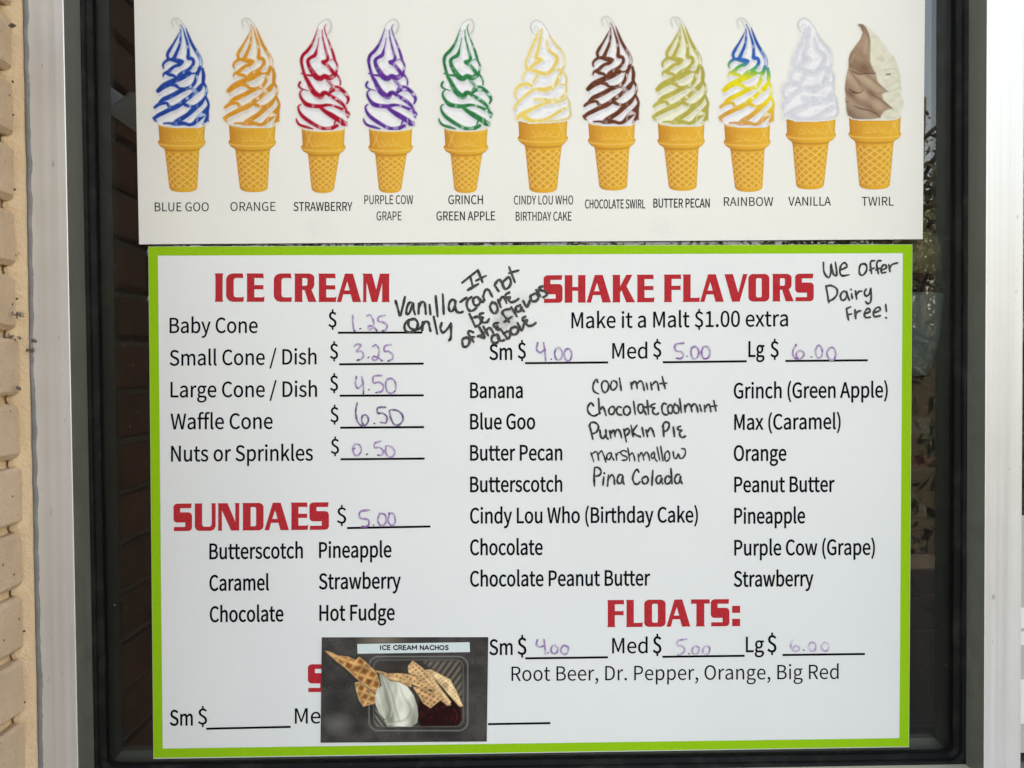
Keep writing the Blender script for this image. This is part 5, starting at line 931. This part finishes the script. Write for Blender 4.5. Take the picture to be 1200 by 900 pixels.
    for s, a in [([(300, 345, 14), (340, 355, 20)], .35), ([(360, 430, 6), (440, 420, 5)], .5), ([(390, 470, 5), (465, 520, 5)], .4), ([(330, 600, 5), (420, 580, 8), (465, 565, 5)], .4), ([(330, 660, 4), (430, 660, 6)], .3), ([(330, 730, 4), (370, 715, 6), (440, 740, 5)], .45), ([(340, 780, 8), (430, 790, 6)], .3)]:
        k = cov(stroke_d(X, Y, [(x/sc, y/sc, w_/sc) for x, y, w_ in s]), 1.2)*a*kb; C = blend(C, k, lin((160, 158, 132)))
    grid_mesh('soft_serve_picture', 982+X, 15+Y, C, kb > .02, 'print', parent, 2.0)
twirl(w)

# ================================================================== the photo card
card = tag(empty('photo_card', P1(474, 808, YB)), 'small dark photo card of ice cream with waffle pieces, stuck low on the menu board', 'photo card')
cc = [(377.0, 746.8), (572.2, 746.6), (570.4, 869.0), (375.6, 870.4)]
CARDL = 5.0                                  # layers in front of the board
slab('card_sheet', cc, YB-.00018*(CARDL-.4), YB-.0002, M['edge'], card)
def card_art():
    nx, ny = 290, 184; u, v_ = np.meshgrid(np.linspace(0, 1, nx), np.linspace(0, 1, ny))
    q = np.array(cc); PX = (q[0]*(1-u)[..., None]+q[1]*u[..., None])*(1-v_)[..., None]+(q[3]*(1-u)[..., None]+q[2]*u[..., None])*v_[..., None]
    X = (PX[..., 0]-370)*5.714; Y = (PX[..., 1]-740)*5.714
    g = .5+.5*np.tanh(noise2(X, Y, 130)*.5+noise2(X, Y, 50)*.3)
    C = lin((42, 40, 39))*(1-g[..., None])+lin((80, 77, 74))*g[..., None]; C = C*(1+.10*noise2(X, Y, 5))[..., None]
    C = blend(C, np.clip(1-np.hypot((X-440)/180, (Y-60)/60), 0, 1)*.6, lin((150, 136, 118)))
    C = blend(C, np.clip(1-np.hypot((X-150)/130, (Y-620)/90), 0, 1)*.5, lin((126, 124, 122)))
    def rr(x0, y0, x1, y1, r): return [(cx+r*math.cos(math.radians(a0+k*15)), cy+r*math.sin(math.radians(a0+k*15))) for cx, cy, a0 in ((x1-r, y0+r, -90), (x1-r, y1-r, 0), (x0+r, y1-r, 90), (x0+r, y0+r, 180)) for k in range(7)]
    tr = rr(357, 168, 1018, 664, 62); inn = rr(388, 190, 988, 636, 50)
    k = cov(sdf(X, Y, inn), 4); C = blend(C, k*.35, lin((60, 50, 42)))
    C = blend(C, np.exp(-(edge_dist(X, Y, tr)/4)**2)*.55, lin((150, 150, 145))); C = blend(C, np.exp(-(edge_dist(X, Y, inn)/4)**2)*.4, lin((135, 130, 122)))
    rib = (.5+.5*np.sin((X*.75+Y*.55)/5.2))*cov(sdf(X, Y, [(720, 200), (970, 200), (980, 480), (900, 400), (800, 270)]), 12); C = blend(C, rib*.5, lin((150, 140, 124)))
    rib = (.5+.5*np.sin((X*.8-Y*.6)/4.4))*cov(sdf(X, Y, [(400, 500), (460, 600), (470, 632), (410, 632), (395, 600)]), 8); C = blend(C, rib*.5, lin((170, 166, 155)))
    sa = sdf(X, Y, [(690, 470), (760, 430), (900, 440), (968, 480), (978, 590), (950, 632), (700, 636), (680, 560)]); C = blend(C, cov(sa, 5), lin((40, 14, 16)))
    C = blend(C, cov(sa, 5)*np.clip(noise2(X, Y, 18)-.4, 0, 1)*.8, lin((80, 24, 26)))
    C = blend(C, cov(stroke_d(X, Y, [(925, 520, 6), (948, 560, 5), (935, 610, 5)]), 3)*.6, lin((120, 44, 44)))
    def wafer(C, poly, ang, sp, base, ridge, sp2=None, lw=.2):
        d = sdf(X, Y, poly); k = cov(d, 3); a = math.radians(ang); ca, sa_ = math.cos(a), math.sin(a); b = math.radians(ang+78); cb, sb = math.cos(b), math.sin(b)
        p1 = ((X*ca+Y*sa_)/sp) % 1; p2 = ((X*cb+Y*sb)/(sp2 or sp)) % 1
        r = np.maximum(np.exp(-(np.minimum(p1, 1-p1)/lw)**2), np.exp(-(np.minimum(p2, 1-p2)/lw)**2))
        f = np.clip(1+.25*noise2(X, Y, 30), .6, 1.4)
        col = lin(base)*(1-r[..., None])+lin(ridge)*r[..., None]; col = col*f[..., None]
        C = blend(C, np.exp(-np.clip(d+2, 0, 99)/9)*.5, lin((20, 14, 12)))
        C = C*(1-k[..., None])+col*k[..., None]
        return blend(C, np.exp(-((d+3)/3.5)**2)*.6, lin((226, 184, 132)))
    C = wafer(C, [(262, 345), (290, 335), (350, 385), (405, 425), (402, 480), (320, 502), (292, 462), (272, 400)], 30, 48, (150, 90, 50), (216, 166, 110))
    C = wafer(C, [(62, 130), (90, 133), (150, 162), (215, 168), (268, 192), (290, 170), (330, 200), (405, 272), (432, 352), (402, 412), (330, 362), (262, 305), (200, 245), (140, 200)], 32, 56, (138, 78, 42), (212, 160, 102))
    C = wafer(C, [(650, 370), (700, 380), (830, 420), (852, 450), (822, 470), (770, 512), (722, 482), (690, 430)], 40, 30, (150, 96, 60), (226, 180, 130), lw=.26)
    C = wafer(C, [(618, 232), (650, 195), (722, 250), (790, 330), (850, 420), (905, 490), (882, 497), (830, 452), (760, 372), (680, 300), (622, 275)], 60, 26, (160, 106, 66), (232, 190, 140), lw=.28)
    C = wafer(C, [(730, 258), (772, 255), (900, 322), (942, 400), (986, 500), (962, 502), (880, 410), (850, 372), (800, 320)], 55, 22, (196, 150, 104), (240, 208, 162), lw=.3)
    C = wafer(C, [(722, 262), (760, 275), (850, 400), (905, 470), (898, 495), (862, 455), (790, 350)], 60, 22, (170, 118, 76), (236, 198, 150), lw=.3)
    C = wafer(C, [(488, 282), (560, 280), (640, 290), (710, 318), (785, 384), (740, 392), (650, 356), (560, 322)], 42, 28, (150, 98, 58), (222, 176, 126), lw=.28)
    C = wafer(C, [(400, 262), (450, 270), (520, 300), (640, 345), (640, 372), (560, 345), (470, 310)], 20, 60, (176, 120, 76), (222, 178, 128), lw=.2)
    cr = [(425, 285), (448, 292), (500, 330), (560, 342), (612, 368), (655, 425), (680, 500), (686, 560), (678, 612), (640, 640), (560, 636), (482, 642), (462, 600), (462, 590), (425, 545), (402, 490), (398, 430), (412, 382), (442, 362), (432, 320)]
    d = sdf(X, Y, cr); k = cov(d, 3); C = blend(C, np.exp(-np.clip(d, 0, 99)/9)*.4, lin((20, 18, 16)))
    f = np.clip(.60+.38*np.sin((X-540)/42+(Y-290)*(X-520)/26000)+.18*noise2(X*1.2, Y*.35, 34), 0, 1)
    col = lin((134, 138, 120))*(1-f[..., None])+lin((230, 229, 212))*f[..., None]; C = C*(1-k[..., None])+col*k[..., None]
    for s, a in [([(440, 300, 4), (462, 380, 16), (480, 460, 22), (500, 540, 14), (470, 590, 8)], .5), ([(470, 340, 4), (510, 420, 12), (535, 520, 16), (560, 600, 10)], .45), ([(560, 360, 4), (590, 440, 10), (640, 520, 12), (600, 590, 14), (520, 610, 8)], .4), ([(400, 440, 8), (430, 530, 10), (460, 590, 8)], .35)]:
        C = blend(C, cov(stroke_d(X, Y, s), 7)*a*k, lin((92, 98, 88)))
    for s, a in [([(450, 310, 3), (490, 400, 8), (515, 500, 9), (500, 570, 6)], .5), ([(610, 400, 20), (650, 500, 16)], .35), ([(420, 420, 14), (430, 480, 12)], .4), ([(480, 620, 8), (620, 610, 10)], .4)]:
        C = blend(C, cov(stroke_d(X, Y, s), 7)*a*k, lin((226, 228, 216)))
    C = blend(C, np.exp(-(np.abs(Y-641-2*np.sin(X/9))/3)**2)*((X > 470) & (X < 650))*.6, lin((18, 16, 15)))
    sp_ = (rng.random(X.shape) > .996); C = blend(C, sp_*.25*(sdf(X, Y, tr) > 0), lin((190, 188, 180)))
    grid_mesh('food_picture', PX[..., 0], PX[..., 1], C, np.ones(X.shape, bool), 'photo', card, CARDL)
card_art()
M['banner'] = ink('pale_label_print', lin((202, 214, 212)), .3)
flat('title_strip', [[(370+x/5.714, 740+y/5.714) for x, y in ((278, 84), (1030, 72), (1033, 138), (280, 149))]], M['banner'], card, CARDL+.5)
def mono(s, x0, x1, yt, yb_, parent, w):
    G = {'I': (3, [[(1.5, 0), (1.5, 10)]]), 'C': (9, [[(9, 1.8), (7, .3), (4, 0), (1.2, 2), (.3, 5), (1.2, 8), (4, 10), (7, 9.7), (9, 8.2)]]), 'E': (6, [[(6, 0), (.5, 0), (.5, 10), (6, 10)], [(.5, 5), (5.4, 5)]]), 'R': (7.5, [[(.5, 10), (.5, 0), (5, 0), (7, 2.8), (5, 5.6), (.5, 5.6)], [(4, 5.6), (7.5, 10)]]),
         'A': (9, [[(0, 10), (4.5, 0), (9, 10)], [(1.8, 6.8), (7.2, 6.8)]]), 'M': (10, [[(.3, 10), (.3, 0), (5, 7), (9.7, 0), (9.7, 10)]]), 'N': (8, [[(.5, 10), (.5, 0), (7.5, 10), (7.5, 0)]]), 'H': (7.5, [[(.5, 0), (.5, 10)], [(7, 0), (7, 10)], [(.5, 5), (7, 5)]]),
         'O': (10, [[(5, 0), (1.4, 1.6), (0, 5), (1.4, 8.4), (5, 10), (8.6, 8.4), (10, 5), (8.6, 1.6), (5, 0)]]), 'S': (7, [[(6.6, 1.6), (4.5, 0), (2, .3), (.8, 2.4), (2.4, 4.4), (5, 5.4), (6.6, 7.5), (5, 9.7), (2.4, 10), (.4, 8.4)]]), ' ': (2.6, [])}
    tot = sum(G[c_][0]+2.4 for c_ in s)-2.4; k = (x1-x0)/tot; x = x0; polys = []
    V, Fc = [], []; z = YB-.00018*(CARDL+1)
    for ch in s:
        for st in G[ch][1]:
            pts = np.array([(x+a*k, yt+(yb_-yt)*b/10) for a, b in st]); 
            for a, b in zip(pts[:-1], pts[1:]):
                e = (b-a)/np.linalg.norm(b-a); n_ = np.array([e[1], -e[0]])*w/2; a2, b2 = a-e*w*.3, b+e*w*.3; z -= 1e-6
                i = len(V); V += [P1(*q, z) for q in (a2+n_, b2+n_, b2-n_, a2-n_)]; Fc.append((i, i+1, i+2, i+3) if np.cross(V[i+1]-V[i], V[i+2]-V[i])[1] < 0 else (i+3, i+2, i+1, i))
        x += (G[ch][0]+2.4)*k
    o = mesh('title_lettering', V, Fc, M['black'], parent); o['label'] = 'black capitals reading ICE CREAM NACHOS'
mono('ICE CREAM NACHOS', 370+429/5.714, 370+888/5.714, 740+94/5.714, 740+122/5.714, card, 1.25)

# ------------------------------------------------------------------ inside, seen through the glass
shelf = tag(empty('storage_shelf', P1(1084, 700, 1.35)), 'dark wire storage shelf just inside the glass at the right', 'shelf')
M['shelf'] = simple('dull_metal_shelf', (.10, .11, .07), .5, .3)
def at(px, py, Y): return P1(px, py, Y)
for py in (509, 548, 610, 700, 848):
    a = at(1040, py, 1.08); MB().box(a[0]-.1, a[0]+.22, 1.08, 1.33, a[2]-.006, a[2]).build('shelf_board', M['shelf'], shelf)
for px, yy in ((1046, 1.09), (1130, 1.09), (1046, 1.32), (1130, 1.32)):
    a = at(px, 500, 1.08); MB().tube([(a[0], yy, .13), (a[0], yy, at(px, 450, 1.08)[2])], .006).build('post', M['shelf'], shelf)
def solo(name, mb, m, label, cat, smooth=True):
    o = mb.build(name, m, None, smooth); tag(o, label, cat); return o
def on(px, py, Y=1.13): a = at(px, py, 1.08); return (a[0]*Y/1.08, Y, a[2])
q = on(1078, 610, 1.11); solo('jar', MB().lathe((q[0], 1.11, q[2]+.0005), [(.0075, 0), (.008, .002), (.008, .012), (.006, .014), (.006, .017)]), simple('white_plastic', (.4, .4, .38), .4), 'small white jar on the shelf behind the glass, right of the menu board', 'jar')
q = on(1080, 548, 1.11); solo('packet', MB().box(q[0]-.018, q[0]+.022, 1.10, 1.13, q[2]+.0005, q[2]+.012), simple('red_packet', (.42, .06, .04), .5), 'flat red packet lying on the shelf behind the glass, above the white jar', 'packet', False)
q = on(1090, 548, 1.11); solo('tin', MB().lathe((q[0]+.02, 1.17, q[2]+.0005), [(.014, 0), (.014, .035), (.012, .037)]), simple('grey_tin', (.35, .36, .36), .4, .7), 'small grey tin on the middle shelf behind the glass', 'tin')
q = on(1076, 509, 1.11); solo('carton', MB().box(q[0]-.014, q[0]+.012, 1.10, 1.13, q[2]+.0005, q[2]+.022), simple('grey_carton', (.25, .25, .24), .6), 'small grey carton on the top shelf behind the glass', 'carton', False)
# cup of coloured straws
cup = tag(empty('straw_cup', on(1086, 700, 1.115)), 'cup holding purple and red straws behind the glass, low on the right', 'cup')
q = on(1088, 700, 1.115)
MB().lathe((q[0], 1.115, q[2]+.0005), [(.024, 0), (.030, .055), (.0295, .055), (.0235, .002)], 24).build('cup_body', simple('smoky_plastic', (.12, .11, .11), .25), cup, True)
for i in range(16):
    a = i*2.4; r = .018*math.sqrt((i+.5)/16); colr = [(.20, .07, .25), (.50, .03, .03), (.42, .04, .06), (.16, .09, .26)][i % 4]
    if i < 4: M['straw%d' % i] = simple('straw_colour', colr, .4)
    MB().tube([(q[0]+r*.7*math.cos(a), 1.115+r*.7*math.sin(a), q[2]+.004), (q[0]+r*1.5*math.cos(a)-.008, 1.115+r*1.4*math.sin(a), q[2]+.085+.004*(i % 3))], .0028, 7).build('straw', M['straw%d' % (i % 4)], cup, True)
# upper right: beige dispenser over a clear tub with a black lid and hose
dsp = tag(empty('dispenser', at(1084, 322, 0.925)), 'beige dispenser with a thin spout above the clear tub, behind the glass at upper right', 'dispenser')
M['beige'] = simple('beige_plastic', (.78, .62, .36), .45)
q = at(1070, 322, 0.925); zt = at(1086, 276, 0.925)[2]
MB().lathe((q[0], 0.925, q[2]), [(.026, 0), (.030, .004), (.030, zt-q[2]-.012), (.024, zt-q[2]), (.010, zt-q[2]+.003)], 24).build('dispenser_body', M['beige'], dsp, True)
MB().tube([(q[0], 0.925, zt), (q[0], 0.925, at(1086, 250, 0.925)[2])], .004, 10).build('spout', M['beige'], dsp, True)
tub = tag(empty('clear_tub', at(1084, 440, 0.925)), 'clear plastic tub with black lid under the beige dispenser, behind the glass', 'tub')
M['clear'] = simple('cloudy_clear_plastic', (.62, .72, .78), .12, 0, .25, 90)
M['blackp'] = simple('black_plastic', (.02, .02, .02), .35)
q = at(1069, 440, 0.925); zt = at(1084, 345, 0.925)[2]; hgt = zt-q[2]
MB().lathe((q[0], 0.925, q[2]), [(.018, 0), (.022, .01), (.030, hgt*.5), (.034, hgt*.95), (.033, hgt)], 28).build('tub_body', M['clear'], tub, True)
MB().lathe((q[0], 0.925, zt+.0005), [(.035, 0), (.035, .008), (.026, .012), (.022, at(1084, 323, 0.925)[2]-zt)], 28).build('lid', M['blackp'], tub, True)
MB().tube([at(1060, 395, 0.985), at(1064, 425, 0.985), at(1074, 443, 0.985), at(1090, 456, 0.985), at(1108, 462, 0.985)], .0035, 10).build('hose', M['blackp'], tub, True)
bx = tag(empty('cardboard_box', on(1085, 846, 1.11)), 'narrow brown cardboard box standing low behind the glass at right', 'box')
q = on(1083, 848, 1.10); MB().box(q[0]-.012, q[0]+.05, 1.10, 1.23, q[2]+.0005, q[2]+.125).build('carton_wall', simple('brown_card', (.14, .10, .06), .8), bx)
MB().box(q[0]-.0125, q[0]+.0505, 1.0995, 1.2305, q[2]+.1255, q[2]+.128).build('flap', simple('brown_card_edge', (.24, .18, .11), .8), bx)
# ------------------------------------------------------------------ outside behind the camera: what the glass and metal reflect
def tree(x, y, h, cr, seed, label, leaves=5200, low=.35, gap=.0):
    r = random.Random(seed); g = np.random.default_rng(seed)
    t = tag(empty('tree', (x, y, 0)), label[:90], 'tree', 'trees across the car park')
    m_ = MB(); m_.tube([(x, y, 0), (x+.1, y, h*.3), (x-.05, y+.1, h*.6), (x+.1, y, h*.92)], [.02*h, .015*h, .009*h, .003*h], 9); tips = []
    for i in range(26):
        z0 = h*(low+.55*i/26); a = i*2.4; L = cr*(1.05-.6*abs(i/26-.35)); p0 = (x, y, z0); p1 = (x+math.cos(a)*L*.5, y+math.sin(a)*L*.5, z0+L*.3); p2 = (x+math.cos(a)*L, y+math.sin(a)*L, z0+L*.42)
        m_.tube([p0, p1, p2], [.006*h, .004*h, .0015*h], 5, False); tips += [p1, p2, ((p1[0]+p2[0])/2, (p1[1]+p2[1])/2, (p1[2]+p2[2])/2)]
        for k in range(3):
            b = a+r.uniform(-1, 1); q = (p2[0]+math.cos(b)*L*.3-.1, p2[1]+math.sin(b)*L*.3, p2[2]+r.uniform(-.1, .25)*L); m_.tube([p1, q], [.003*h, .001*h], 4, False); tips.append(q)
    tips = np.array(tips)
    m_.build('trunk', M['bark'], t)
    c = tips[g.integers(0, len(tips), leaves)]+g.normal(0, cr*.10, (leaves, 3)); s = g.uniform(.05, .11, leaves)[:, None]*max(.6, h/7)
    a = g.normal(0, 1, (leaves, 3)); a /= np.linalg.norm(a, axis=1)[:, None]; b = np.cross(a, g.normal(0, 1, (leaves, 3))); b /= np.linalg.norm(b, axis=1)[:, None]
    v = np.stack([c-a*s, c-b*s*.5, c+a*s, c+b*s*.5], 1).reshape(-1, 3); f = np.arange(leaves*4).reshape(-1, 4)
    mesh('crown', v, f.tolist(), M['leaf'], t)
tree(5.3, -8.0, 5.2, 1.5, 3, 'slim tree whose branches are mirrored in the glass at upper right', 4200, .3)
tree(7.6, -10.5, 4.6, 2.0, 4, 'bushy tree mirrored low in the right strip of glass', 6000, .25)
for i, (x, y, h) in enumerate([(-14, -19, 6), (-9.5, -22, 7), (-4.5, -21, 6.2), (0.5, -23, 6.8), (5.5, -22, 6), (11, -20, 7.2), (16, -17, 6.5), (21, -12, 7)]):
    tree(x, y, h, 2.5, 30+i, ['broad tree', 'tall tree', 'low round tree', 'tree'][i % 4]+' in the far row, %s of the car park' % ['far left', 'left', 'just left of middle', 'middle', 'just right of middle', 'right', 'far right', 'right end'][i], 3600, .2)

# clipped leafy row, unseen, added to darken what the right glass strip mirrors
M['shade_twigs'] = simple('dark_twigs', (.02, .018, .014), .9)
def added_hedge():
    g = np.random.default_rng(5); n = 26000
    c = np.stack([g.uniform(-9, 14, n), -4.3+g.choice([-.5, .5], n)*g.uniform(.6, 1.1, n), g.uniform(0.05, 1.5, n)], 1)
    top = g.random(n) < .35; c[top, 2] = 1.5+g.normal(0, .06, top.sum()); c[top, 1] = -4.3+g.uniform(-.5, .5, top.sum())
    s = g.uniform(.04, .08, n)[:, None]; a = g.normal(0, 1, (n, 3)); a /= np.linalg.norm(a, axis=1)[:, None]; b = np.cross(a, g.normal(0, 1, (n, 3))); b /= np.linalg.norm(b, axis=1)[:, None]
    v = np.stack([c-a*s, c-b*s*.5, c+a*s, c+b*s*.5], 1).reshape(-1, 3)
    h = tag(empty('hedge', (2.5, -4.3, 0)), 'long clipped hedge between the lane and the car park, behind the viewer', 'hedge')
    M['hedge_leaf'] = simple('dark_hedge_leaves', (.012, .02, .009), .8, 0, .5, 2)
    mesh('foliage', v, np.arange(n*4).reshape(-1, 4).tolist(), M['hedge_leaf'], h)['kind'] = 'stuff'
    MB().box(-9, 14, -4.7, -3.9, .01, 1.42).build('twig_mass', M['shade_twigs'], h)
added_hedge()
